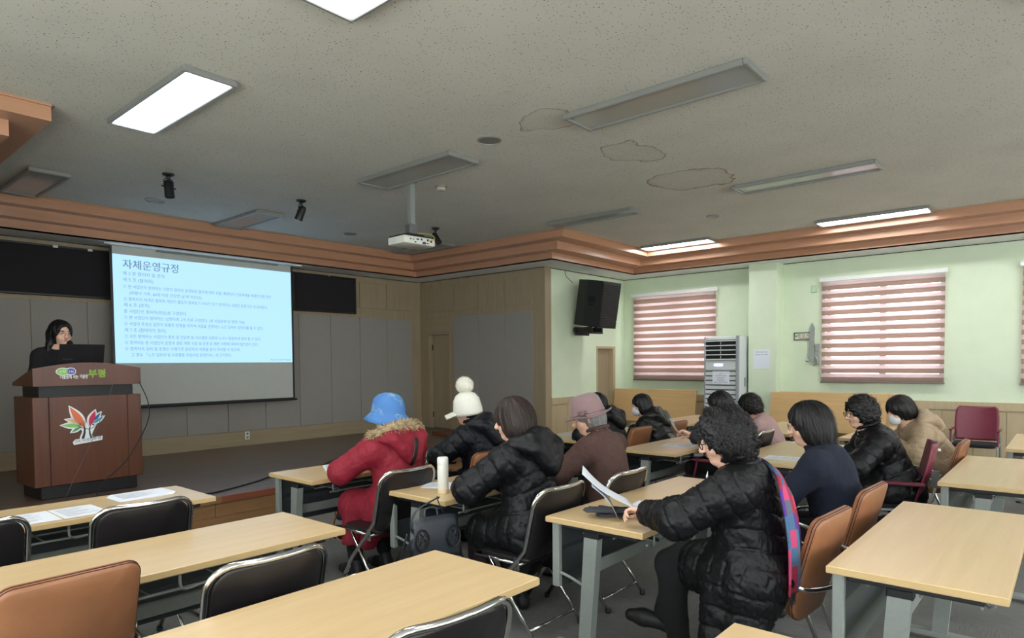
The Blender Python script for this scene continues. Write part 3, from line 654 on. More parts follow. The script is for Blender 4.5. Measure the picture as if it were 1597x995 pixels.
# ------------------------------------------------------------------ loudspeaker, air conditioner, wall bits
t = thing('loudspeaker', 'large black loudspeaker bracketed high on the green wall', 'loudspeaker', (9.24, 6.10, 2.49), R(-2))
Mt = Matrix.Rotation(R(9), 4, 'X')
poly = [(-.26, -.28), (.26, -.28), (.26, .02), (.16, .28), (-.16, .28), (-.26, .02)]
MB().prism(poly, .76, Mt @ Matrix.Translation((0, 0, -.38))).build('cabinet', mat('black_speaker_paint', rgb(26, 27, 30), .6, nscale=200, namt=.2, bump=.3, bscale=300), t)
m = MB()
for i in range(27): m.box(-.245, .245, -.292, -.279, -.345+i*.0258, -.345+i*.0258+.014, Mt)
g_ = m.build('front_grille', MT['black'], t)
MB().box(-.25, .25, -.284, -.279, -.36, .36, Mt).build('grille_backing', mat('dark_cloth', rgb(16, 16, 18), .9, nscale=50), t)
B(.17, .19, -.297, -.29, -.33, -.29).build('badge', MT['white'], t)
m = MB()
m.box(-.264, -.259, -.16, -.03, .02, .12, Mt); m.box(-.264, -.259, -.14, -.05, -.03, .005, Mt)
m.build('handle_recess', mat('deep_black', rgb(8, 8, 9), .8, nscale=20), t)
m = MB().box(-.16, .16, -.03, .03, -.50, -.47).box(-.16, -.13, -.03, .35, -.47, -.385).box(.13, .16, -.03, .30, -.47, -.385).box(-.2, .2, .28, .30, -.52, -.38)
m.build('wall_bracket', MT['black'], t)
tag(MB().tube(bez([(8.86, 6.46, 3.05), (8.87, 6.44, 2.95), (8.93, 6.35, 2.84)], 6), .004, 5).build('speaker_wire', MT['black']), 'black wire running from the ceiling to the loudspeaker', 'wire')
ac = thing('air_conditioner', 'tall white floor standing air conditioner beside the green pillar', 'air conditioner', (10.42, 4.33, 0))
acw = mat('white_ac_shell', rgb(206, 212, 212), .35, nscale=10, namt=.01); acg = mat('grey_ac_trim', rgb(150, 156, 160), .4, nscale=10, namt=.02)
MB().bbox(-.20, .22, -.29, .29, 0, 1.91, .012).build('cabinet', acw, ac)
MB().bbox(-.235, -.195, -.295, -.245, 0, 1.92, .008).build('side_trim', acg, ac)
MB().bbox(-.215, -.19, .268, .295, 0, 1.91, .006).build('side_trim', acg, ac)
B(-.203, -.198, -.24, .265, 1.53, 1.86).build('air_outlet', MT['black'], ac)
for i in range(5): MB().bbox(-.235, -.20, -.242, .267, 1.535+.074*i, 1.551+.074*i, .003).build('louver', acw, ac)
for i in range(4): B(-.21, -.20, .01, .02, 1.56+.074*i, 1.60+.074*i).build('louver_pin', acw, ac)
MB().bbox(-.222, -.2, -.243, .268, 1.37, 1.52, .006).build('control_panel', acw, ac)
B(-.2235, -.221, -.03, .12, 1.43, 1.475).build('display', mat('lit_ac_display', rgb(120, 120, 200), .3, emis=(0.55, 0.55, 1, 1), estr=1.2), ac)
put_text('display_digits', '희망 25', .042, plane_M((-.2245, .10, 1.437), (0, -1, 0), (0, 0, 1)), mat('white_digits', rgb(255, 255, 255), .3, emis=(1, 1, 1, 1), estr=2), ac, width=.12)
put_text('lettering', 'LG', .02, plane_M((-.2045, .25, 1.875), (0, -1, 0), (0, 0, 1)), MT['ink'], ac)
for i in range(17):
    z = 1.345-.075*i
    MB().bbox(-.214, -.2, -.243, .268, z-.06, z-.006, .003).build('front_slat', acw, ac)
B(-.203, -.199, -.243, .268, .08, 1.36).build('slat_gap', mat('dark_gap', rgb(84, 90, 92), .6, nscale=20), ac)
MB().bbox(.0, .06, -.297, -.289, 1.10, 1.25, .002).build('side_handle', acg, ac)
n_ = thing('paper_notice', 'white notice sheet taped to the front of the air conditioner', 'notice', (10.2, 4.345, 1.14))
B(-.003, -.0015, -.155, .13, 0, .21).build('sheet', MT['paper'], n_)
for i, (s_, wd) in enumerate((('안 내', .05), ('실내 적정온도 유지를', .17), ('위하여 냉난방기', .12), ('작동금지', .13), ('부평노인인력개발센터', .235))):
    put_text('lettering', s_, .026, plane_M((-.004, -.012+wd/2, .165-.036*i), (0, -1, 0), (0, 0, 1)), mat('print_ink', rgb(80, 92, 120), .9, nscale=10), n_, width=wd)
n_ = thing('paper_notice', 'plain white paper sheet taped on the green pillar', 'notice', (10.498, 3.79, 1.39))
B(-.002, -.0005, -.13, .13, 0, .31).build('sheet', MT['paper'], n_)
for i, (s_, wd) in enumerate((('사용하신 후에는 반드시', .20), ('전원을 꺼 주세요', .21))):
    put_text('lettering', s_, .022, plane_M((-.003, wd/2, .255-.04*i), (0, -1, 0), (0, 0, 1)), mat('print_ink2', rgb(60, 66, 90), .9, nscale=10), n_, width=wd)
n_ = thing('wall_sign', 'small dark framed sign on the green wall left of the lowering device', 'sign', (XW-.002, 3.26, 1.835))
m = MB()
for q in ((-.125, .125, -.0, .012), (-.125, .125, .108, .12), (-.125, -.113, 0, .12), (.113, .125, 0, .12)): m.box(-.012, 0, q[0], q[1], q[2], q[3])
m.build('frame', mat('dark_green_frame', rgb(28, 44, 38), .4, nscale=10), n_)
B(-.006, 0, -.114, .114, .011, .109).build('sign_face', mat('cream_sign_face', rgb(214, 214, 196), .5, nscale=10, namt=.02), n_)
put_text('lettering', '완 강 기', .055, plane_M((-.0075, .07, .048), (0, -1, 0), (0, 0, 1)), MT['black'], n_, width=.17)
MB().box(-.008, -.006, .085, .10, .05, .075).build('pictogram', MT['black'], n_)
MB().box(-.008, -.006, -.10, .05, .025, .034).build('printed_line', mat('red_print', rgb(150, 60, 50), .6, nscale=10), n_)
MT['steel'] = mat('galvanised_steel', rgb(160, 166, 162), .4, metal=.5, nscale=30)
n_ = thing('escape_device', 'grey metal lowering device bracket folded on the wall beside the window', 'lowering device', (XW-.002, 3.09, 1.45))
MB().prism([(-.045, 0), (.04, 0), (.03, .35), (.035, .52), (.0, .60), (-.03, .52), (-.035, .35)], .035, plane_M((0, .02, .05), (0, -1, 0), (.0, 0, 1)) @ Matrix.Translation((0, 0, 0))).build('folded_arm', MT['steel'], n_)
MB().bbox(-.03, 0, -.085, -.02, 0, .20, .004).bbox(-.03, 0, -.085, -.03, .20, .32, .004).build('wall_plate', MT['steel'], n_)
MB().tube(bez([(-.04, -.03, .12), (-.07, -.06, .1), (-.05, -.06, .02), (-.04, -.01, -.02)], 6), .01, 8).lathe([(.02, -.02), (.028, 0), (.02, .02)], 12, c=(-.04, .08, .06)).build('hook', MT['steel'], n_, smooth=True)
tag(MB().bbox(XW-.02, XW, 3.05, 3.13, 2.57, 2.68, .004).build('junction_box', mat('green_painted_box', rgb(180, 206, 176), .5, nscale=10, namt=.02)), 'small painted square box on the wall left of the window', 'junction box')

# ------------------------------------------------------------------ seminar tables
def make_table(L, label, frm_d=.57):
    t = thing('seminar_table', label, 'table', (0, 0, 0), 0, 'seminar tables')
    D = frm_d; a, b = L/2, D/2
    MB().bbox(-a, a, -b, b, .690, .72, .0025).build('table_top', [MT['beech']], t)
    m = MB(); m.box(-a-.0006, a+.0006, -b-.0006, b+.0006, .6935, .7165); m.build('edge_band', MT['beech_edge'], t)
    # modesty panel at the front (+y), rolled stiffening ribs
    pf = [(b-.035, .675), (b-.030, .675), (b-.030, .55), (b-.012, .52), (b-.030, .49), (b-.030, .40), (b-.06, .345), (b-.064, .349), (b-.035, .40), (b-.035, .49), (b-.018, .52), (b-.035, .55)]
    md = MB().prism(pf, L-.14, plane_M((-a+.07, 0, 0), (0, 1, 0), (0, 0, 1))).build('modesty_panel', MT['darkgrey'], t)
    hm = MB()
    nh = int((L-.2)/.085)
    for i in range(nh+1):
        x = -a+.1+i*.085
        for z in (.60, .44): hm.prism([(x+.006*math.cos(PI*j/3), z+.006*math.sin(PI*j/3)) for j in range(6)], .0062, plane_M((0, b-.0286, 0), (1, 0, 0), (0, 0, 1)))
    hm.build('punched_hole', MT['fixframe'], md)['kind'] = 'stuff'
    for s_ in (-1, 1):
        x = s_*(a-.055)
        MB().bbox(x-.016, x+.016, b-.055, b-.012, .345, .69, .004).build('end_plate', MT['leggrey'], t)
        # slanted main leg with a foot
        q = [(.085, .64), (.005, .64), (.055, .04), (.125, .04)]
        MB().prism(q, .05, plane_M((x-.0-.025+s_*-.03, 0, 0), (0, 1, 0), (0, 0, 1))).build('leg', MT['leggrey'], t)
        MB().bbox(x-.03-s_*.03, x+.03-s_*.03, -b+.02, b-.0, .02, .05, .006).build('foot', MT['leggrey'], t)
        for yy in (-b+.04, b-.03): MB().lathe([(.02, .0), (.022, .01), (.018, .022)], 10, c=(x-s_*.03, yy, 0)).build('foot_cap', MT['black'], t)
        MB().bbox(x-.022-s_*.03, x+.022-s_*.03, -b+.07, b-.06, .655, .69, .004).bbox(x-.026-s_*.03, x+.026-s_*.03, .0, .09, .625, .66, .004).build('hinge_block', MT['black'], t)
        MB().tube(bez([(x, b-.05, .42), (x-s_*.01, b-.1, .405), (x-s_*.03, .11, .37)], 5), .008, 6).build('brace', MT['leggrey'], t)
        MB().tube([(x-s_*.09, -b+.14, .668), (x-s_*.14, -b+.08, .655), (x-s_*.19, -b+.05, .63)], [.012, .012, .009], 8).build('fold_lever', MT['black'], t, smooth=True)
    MB().bbox(-a+.1, a-.1, .075, .10, .42, .485, .006).build('stretcher', MT['leggrey'], t)
    m = MB()
    for x in (-a+.2, 0, a-.2):
        m.tube(bez([(x-.0, -b+.05, .69), (x, -b+.05, .63), (x+.03, -b+.07, .605), (x+.1, -b+.09, .605)], 4), .006, 6)
    m.tube([(-a+.2, -b+.09, .605), (a-.14, -b+.09, .605)], .006, 6).tube([(-a+.2, 0, .605), (a-.2, 0, .605)], .005, 6).tube([(-a+.2, b-.1, .605), (a-.2, b-.1, .605)], .005, 6)
    for x in (-a+.3, -.1, .2, a-.3): m.tube([(x, -b+.09, .605), (x, b-.1, .605)], .004, 6)
    m.build('wire_shelf', MT['leggrey'], t)
    return t
T0 = make_table(1.51, 'beech seminar table nearest the stage at the far left, printed sheets on it')
tabs = {'T0': (1.81-.755, 4.24, T0)}
T0.location = (1.055, 4.24, 0)
def table(name, x0, yc, label, x1=None):
    L = 1.51; t = dup(T0, (x0+L/2, yc, 0), 0, label); return t
table('T2', 1.85-1.51, 2.96, 'empty beech seminar table at the left, between the two rows of empty chairs')
table('T1', 1.88-1.51, 1.78, 'empty beech seminar table at the bottom centre of the photo')
table('T5', 2.46, 4.22, 'beech seminar table of the woman in the red coat')
table('T3', 2.58, 3.03, 'beech seminar table with the white tumbler on it')
table('T4', 2.665, 1.79, 'beech seminar table with the grey gloves on it')
table('TR', 2.70, .435, 'large empty beech seminar table in the right foreground')
table('C4', 5.42, 4.12, 'beech seminar table behind the person in the mauve hat, a white sheet on it')
table('C3', 5.16, 2.88, 'beech seminar table below the two small tan chair backs')
table('C2', 5.15, 1.88, 'beech seminar table where the two women in black and beige puffer coats write')
table('C1', 5.02, .38, 'empty beech seminar table behind the burgundy chair at the right')
table('D4', 7.62, 3.98, 'distant beech seminar table behind the dark olive coat')
table('D3', 7.25, 2.60, 'distant beech seminar table behind the person in pink')
table('D2', 7.25, 1.55, 'distant beech seminar table hidden behind the beige coat')
table('D1', 7.22, .17, 'distant beech seminar table in front of the burgundy chair by the wall')
table('A0', 1.93-1.51, .49, 'beech seminar table with only its corner showing at the bottom edge')
# folded flip-top tables parked along the window wall
def folded(x, yc, tilt, label, L=1.6):
    t = thing('folded_table', label, 'folded table', (x, yc, 0), 0, 'flip-top tables folded against the window wall')
    Mx = Matrix.Translation((0, 0, .74)) @ Matrix.Rotation(R(tilt), 4, 'Y')
    MB().bbox(-.015, .015, -L/2, L/2, -.29, .29, .003, M=Mx).build('table_top', wood('beech_folded', rgb(196, 160, 108), rgb(212, 176, 122), 'y', .8, .4, .02), t)
    for s_ in (-1, 1):
        y_ = s_*(L/2-.12)
        MB().bbox(-.02, .03, y_-.02, y_+.02, .05, .72, .005).build('leg', MT['leggrey'], t)
        MB().bbox(-.22, .24, y_-.025, y_+.025, .02, .05, .005).build('foot', MT['leggrey'], t)
        for xx in (-.2, .22): MB().lathe([(.02, 0), (.022, .01), (.018, .022)], 10, c=(xx, y_, 0)).build('foot_cap', MT['black'], t)
    return t
folded(10.32, 5.62, 10, 'flip-top table folded upright left of the air conditioner')
folded(10.30, 2.78, 10, 'nearer flip-top table folded upright under the window')
folded(10.50, 2.66, 8, 'rear flip-top table folded upright, its top edge showing above the nearer one', 1.72)

# ------------------------------------------------------------------ chairs
def backshape(w, h, r, bot=.06, n=6, crown=0.0):
    """rounded outline in (x, z)"""
    p = []
    for i in range(n+1): a = PI/2*i/n; p.append((w/2-r+r*math.cos(a), h-r+r*math.sin(a)))
    for i in range(n+1): a = PI/2+PI/2*i/n; p.append((-w/2+r+r*math.cos(a), h-r+r*math.sin(a)))
    for i in range(n+1): a = PI+PI/2*i/n; p.append((-w/2+bot+bot*math.cos(a), bot+bot*math.sin(a)))
    for i in range(n+1): a = 1.5*PI+PI/2*i/n; p.append((w/2-bot+bot*math.cos(a), bot+bot*math.sin(a)))
    return p
def pad(poly, th, curve, Mx, puff=.008):
    """cushion slab: polygon in xz with thickness, bowed backwards by curve, soft edges"""
    n = len(poly); cx = sum(p[0] for p in poly)/n; cz = sum(p[1] for p in poly)/n; hw = max(abs(p[0]) for p in poly)
    vs = []; fs = []; rings = []
    def bow(x): return -curve*(1-(x/hw)**2)
    lay = [(1.0, 0.0), (1.0, .5), (.985, .85), (.95, 1.0), (.8, 1.0+.15), (.5, 1.0+.25), (.2, 1.28)]
    def ring(k_, off):
        r_ = []
        for (x, z) in poly:
            X, Z = cx+(x-cx)*k_, cz+(z-cz)*k_; vs.append(Mx @ Vector((X, bow(X)+off, Z))); r_.append(len(vs)-1)
        return r_
    front = [ring(k_, th/2*min(o, 1)+puff*max(0, o-1)*3) for k_, o in lay]
    back = [ring(k_, -th/2*min(o, 1)-puff*max(0, o-1)*1.5) for k_, o in lay[1:]]
    seq = back[::-1]+front
    for a, b in zip(seq, seq[1:]):
        for i in range(n): fs.append((a[i], a[(i+1) % n], b[(i+1) % n], b[i]))
    fs.append(tuple(seq[0])); fs.append(tuple(seq[-1][::-1]))
    return vs, fs
# folding chair with the black vinyl back: chair local frame faces +y, origin on the floor below the seat centre
def make_folding(label, group='black folding chairs'):
    t = thing('folding_chair', label, 'chair', (0, 0, 0), 0, group)
    W, top, rk = .455, .83, R(14)
    Mb = Matrix.Translation((0, -.165, .455)) @ Matrix.Rotation(rk, 4, 'X')
    poly = backshape(W-.03, top-.455+.02, .085, .03)
    vs, fs = pad(poly, .022, .035, Mb); MB().add(vs, fs).build('backrest', MT['vinyl'], t, smooth=True)
    # chrome frame runs down from the back to the front feet
    def P(x, z, y=0): return Mb @ Vector((x, y-.035*(1-(x/(W/2))**2), z))
    h = top-.455+.03; pts = []
    pts.append(Vector((-W/2+.0, .215, .012))); pts.append(Vector((-W/2, .05, .26)))
    pts.append(Vector((-W/2, -.10, .42))); pts += [P(-W/2, .06), P(-W/2, h*.55)]
    for i in range(7): a = PI-PI/2*i/6; pts.append(P(-W/2+.09+.09*math.cos(a), h-.09+.09*math.sin(a)))
    for i in range(1, 6): pts.append(P(-W/2+.09+(W-.18)*i/6, h))
    for i in range(7): a = PI/2-PI/2*i/6; pts.append(P(W/2-.09+.09*math.cos(a), h-.09+.09*math.sin(a)))
    pts += [P(W/2, h*.55), P(W/2, .06), Vector((W/2, -.10, .42)), Vector((W/2, .05, .26)), Vector((W/2, .215, .012))]
    MB().tube(pts, .0125, 10).build('frame', MT['chrome'], t, smooth='all')
    vs, fs = pad(backshape(.40, .37, .06, .06), .03, 0, Matrix.Translation((0, .01-.17, .445)) @ Matrix.Rotation(R(-90), 4, 'X') @ Matrix.Scale(-1, 4, (0, 0, 1)) if False else Matrix(((1, 0, 0, 0), (0, 0, 1, -.17), (0, 1, 0, .44), (0, 0, 0, 1))))
    MB().add(vs, fs).build('seat', MT['vinyl'], t, smooth=True)
    MB().tube([(-.21, .2, .425), (-.21, -.13, .425), (.21, -.13, .425), (.21, .2, .425)], .009, 8, close=True).build('seat_frame', MT['chrome'], t, smooth='all')
    for s_ in (-1, 1):
        MB().tube([(s_*.207, .10, .43), (s_*.207, -.235, .012)], [.011, .011], 8).build('rear_leg', MT['chrome'], t, smooth='all')
        for yy, zz in ((.215, .0), (-.235, .0)): MB().lathe([(.016, 0), (.018, .012), (.014, .032)], 10, c=(s_*(W/2 if yy > 0 else .207), yy, zz)).build('rubber_foot', MT['black'], t)
        MB().bbox(s_*.215-.004, s_*.215+.004, -.13, -.09, .39, .46, .002).build('hinge', MT['chrome'], t)
    MB().tube([(-.207, -.19, .07), (.207, -.19, .07)], .008, 8).build('rear_bar', MT['chrome'], t, smooth='all')
    MB().tube([(-W/2, .165, .09), (W/2, .165, .09)], .008, 8).build('front_bar', MT['chrome'], t, smooth='all')
    return t
def make_tan(label, group='tan leather folding chairs'):
    t = thing('leather_chair', label, 'chair', (0, 0, 0), 0, group)
    rk = R(15); Mb = Matrix.Translation((0, -.19, .36)) @ Matrix.Rotation(rk, 4, 'X')
    poly = backshape(.42, .50, .055, .10)
    vs, fs = pad(poly, .045, .03, Mb, .008); bk = MB().add(vs, fs).build('backrest', MT['leather'], t, smooth=True)
    m = MB(); n = len(poly)
    for off in (-.0225,):
        m.tube([Mb @ Vector((x*1.004, -.03*(1-(x/.21)**2)+off*.55, .25+(z-.25)*1.003)) for x, z in poly], .0016, 5, close=True)
    m.tube([Mb @ Vector((x*1.006, -.03*(1-(x/.21)**2)+.0, .25+(z-.25)*1.005)) for x, z in poly], .0022, 5, close=True)
    m.build('piping', MT['seam'], bk)
    vs, fs = pad(backshape(.42, .41, .06, .06), .05, 0, Matrix(((1, 0, 0, 0), (0, 0, 1, -.19), (0, 1, 0, .43), (0, 0, 0, 1))), .008)
    MB().add(vs, fs).build('seat', MT['leather'], t, smooth=True)
    for s_ in (-1, 1):
        x = s_*.235
        # chrome arm loop: from behind the back forwards and down
        MB().tube(bez([(x-s_*.01, -.21, .545), (x, -.18, .57), (x, -.02, .625), (x, .13, .62), (x, .18, .58), (x, .175, .50)], 6), .012, 8).build('armrest', MT['chrome'], t, smooth='all')
        MB().tube([(x-s_*.0, .02, .61), (x, -.22, .012)], [.011, .011], 8).build('leg', MT['chrome'], t, smooth='all')
        MB().tube([(x-s_*.01, -.14, .60), (x-s_*.01, .22, .012)], [.011, .011], 8).build('leg', MT['chrome'], t, smooth='all')
        for yy in (-.22, .22): MB().lathe([(.016, 0), (.018, .012), (.014, .03)], 10, c=(x-s_*.01*(yy > 0), yy, 0)).build('rubber_foot', MT['black'], t)
        MB().bbox(x-.012, x-.004, -.19, -.13, .46, .60, .003).build('back_plate', MT['steel'], t)
    MB().tube(bez([(-.225, -.21, .545), (-.20, -.29, .525), (0, -.335, .51), (.20, -.29, .525), (.225, -.21, .545)], 5), .012, 8).build('rear_bar', MT['chrome'], t, smooth='all')
    MB().tube([(-.225, .18, .08), (.225, .18, .08)], .009, 8).build('front_bar', MT['chrome'], t, smooth='all')
    MB().tube([(-.235, .03, .41), (.235, .03, .41)], .009, 8).build('seat_bar', MT['chrome'], t, smooth='all')
    return t
def make_shell(label, group='burgundy plastic chairs'):
    t = thing('plastic_chair', label, 'chair', (0, 0, 0), 0, group)
    Mb = Matrix.Translation((0, -.2, .47)) @ Matrix.Rotation(R(10), 4, 'X')
    bk_m = MB()
    def f(u, v):
        x = (u-.5)*2; z = v; wd = .235*(.93+.07*math.sin(PI*z)) ; r_ = max(0, (z-.88)/.12); wd -= .03*r_*r_
        return Mb @ Vector((x*wd, .055*x*x+.03*(1-z)**2, z*.44))
    g = bk_m.grid(f, 14, 14)
    o = g.build('backrest', MT['burgundy'], t, smooth='all'); md = o.modifiers.new('s', 'SOLIDIFY'); md.thickness = .009
    B(-.045, .045, -.012, .012, .385, .395).build('handle_slot', MT['white'], t).matrix_local = Mb @ Matrix.Translation((0, -.006, 0))
    for x in (-.045, .025): B(x, x+.03, -.0065, -.004, .24, .247).build('vent_slot', MT['black'], t).matrix_local = Mb
    vs, fs = pad(backshape(.45, .43, .07, .07), .045, 0, Matrix(((1, 0, 0, 0), (0, 0, 1, -.2), (0, 1, 0, .44), (0, 0, 0, 1))), .006)
    MB().add(vs, fs).build('seat', fabric('black_seat_cloth', rgb(26, 26, 30), 300, .2), t, smooth=True)
    for s_ in (-1, 1):
        x = s_*.245
        MB().tube(bez([(s_*.21, -.24, .60), (x, -.22, .52), (x, -.20, .44), (x, -.27, .012)], 6), .011, 8).build('leg', MT['leggrey'], t, smooth='all')
        MB().tube([(x, -.20, .44), (x, .18, .42), (x, .23, .012)], .011, 8).build('leg', MT['leggrey'], t, smooth='all')
        MB().bbox(x-.02, x+.02, -.18, .10, .61, .635, .008).tube([(x, .06, .615), (x, .10, .42)], .011, 8).build('armrest', MT['burgundy'], t)
    return t
def face(ang): return ang
CH = {}
def chair(kind, bx, by, label, rz=0):
    """place so the top of the back is at (bx, by)"""
    off = {'f': -.258, 't': -.31, 's': -.26}[kind]
    x = bx + math.sin(rz)*off*1; y_ = by - math.cos(rz)*off
    mk = {'f': make_folding, 't': make_tan, 's': make_shell}[kind]
    if kind not in CH: c = mk(label); c.location = (x, y_, 0); c.rotation_euler = (0, 0, rz); CH[kind] = c; return c
    return dup(CH[kind], (x, y_, 0), rz, label)
chair('f', 1.24, 3.48, 'black folding chair in front of the lectern, hiding part of the handout table')
chair('f', .57, 3.62, 'black folding chair cut off by the left edge of the photo')
chair('f', 1.18, 2.16, 'empty black folding chair at the second table from the bottom')
chair('f', 1.21, 1.27, 'black folding chair at the bottom edge, left of the centre table corner', R(-6))
chair('f', 2.74, 3.25, 'black folding chair the woman in the red coat sits on')
chair('f', 2.88, 2.13, 'black folding chair of the woman with the brown bob')
chair('f', 3.53, 2.09, 'black folding chair behind the person in the mauve hat')
chair('f', 6.32, 2.24, 'black folding chair beside the burgundy chair in the middle distance')
chair('t', .66, 2.50, 'large tan leather chair at the lower left edge', R(3))
chair('t', 3.14, .82, 'tan leather chair behind the curly haired woman with the scarf', R(-4))
chair('t', 3.92, .82, 'tan leather chair behind the woman in navy', R(-3))
chair('t', 3.72, 3.42, 'tan leather chair of the woman in the white pompom cap')
chair('t', 6.02, 3.42, 'left one of two small tan chair backs in the middle distance')
chair('t', 6.82, 3.40, 'right one of two small tan chair backs in the middle distance')
chair('t', 6.55, .70, 'tan chair between the burgundy chair and the right-hand tables')
chair('t', 7.62, 2.05, 'small tan chair behind the person in pink by the window wall')
chair('s', 5.80, 2.26, 'burgundy plastic chair left of the black chair in the middle distance')
chair('s', 5.66, .76, 'burgundy plastic chair behind the woman in the black puffer coat and glasses', R(12))
chair('s', 10.28, .94, 'burgundy plastic chair standing against the window wall', R(90))

# ------------------------------------------------------------------ papers and small things
def sheet(pts, label, group='printed handouts', n=1, z=.7205):
    o = MB()
    for i in range(n): o.add([(p[0]+.004*i, p[1]+.003*i, z+.0012*i) for p in pts]+[(p[0]+.004*i, p[1]+.003*i, z+.0010+.0012*i) for p in pts], [(0, 1, 2, 3), (7, 6, 5, 4), (0, 4, 5, 1), (1, 5, 6, 2), (2, 6, 7, 3), (3, 7, 4, 0)])
    b = o.build('paper_sheet', MT['paper']); tag(b, label, 'paper', group)
    P = [Vector((p[0], p[1], z+.0012*n)) for p in pts]; lm = MB()
    for i in range(16):
        v = .1+.8*i/16; a = P[0].lerp(P[3], v); c = P[1].lerp(P[2], v); w_ = .55+.35*random.random() if i % 5 else .4
        a, c = a.lerp(c, .1), a.lerp(c, w_); d = (P[3]-P[0])*.012; lm.add([a, c, c+d, a+d], [(0, 1, 2, 3)])
    lm.build('printed_lines', MT['ink'], b)
    return b
def rsheet(x, y, a, label, w_=.21, h=.297, **k):
    c, s = math.cos(a), math.sin(a); return sheet([(x+c*u-s*v, y+s*u+c*v) for u, v in ((-w_/2, h/2), (w_/2, h/2), (w_/2, -h/2), (-w_/2, -h/2))], label, **k)
rsheet(.92, 4.15, .0, 'left printed handout lying on the table by the lectern')
rsheet(1.14, 4.15, .02, 'right printed handout lying on the table by the lectern')
rsheet(1.52, 4.34, .05, 'small stack of paper behind the black chair back', n=8, w_=.30, h=.21)
rsheet(2.93, 4.32, -.5, 'handout at the left arm of the woman in the red coat')
rsheet(3.60, 4.14, .2, 'handout between the red coat and the white cap woman', w_=.25)
rsheet(2.93, 3.10, .55, 'handout behind the white tumbler')
rsheet(5.86, 4.16, .1, 'handout on the table behind the mauve hat')
rsheet(5.47, 1.78, .1, 'handout on the table left of the woman in navy')
rsheet(5.72, 2.83, .2, 'handout lying under the raised sheet in the middle distance')
rsheet(6.75, 1.93, .1, 'open white booklet in front of the black puffer coat', w_=.42)
tag(MB().bbox(1.72, 1.86, 4.02, 4.10, .685, .69, .002).build('black_strap', MT['black']), 'black strap end under the lectern table corner', 'strap') if False else None
bt = thing('tumbler', 'white tumbler with a beige base on the centre table', 'tumbler', (2.74, 2.93, .7205))
MB().lathe([(.001, 0), (.032, 0), (.034, .006), (.034, .026), (.033, .028)], 28).build('base_ring', mat('cream_base', rgb(206, 190, 152), .5, nscale=10), bt, smooth=True)
MB().lathe([(.033, .028), (.034, .03), (.034, .175), (.033, .178)], 28, caps=False).build('cup_body', mat('white_speckled_cup', rgb(214, 214, 204), .5, nscale=120, namt=.04), bt, smooth=True)
MB().lathe([(.0335, .178), (.0345, .182), (.0345, .215), (.030, .223), (.001, .224)], 28).build('lid', mat('white_lid', rgb(222, 222, 214), .4, nscale=10, namt=.01), bt, smooth=True)
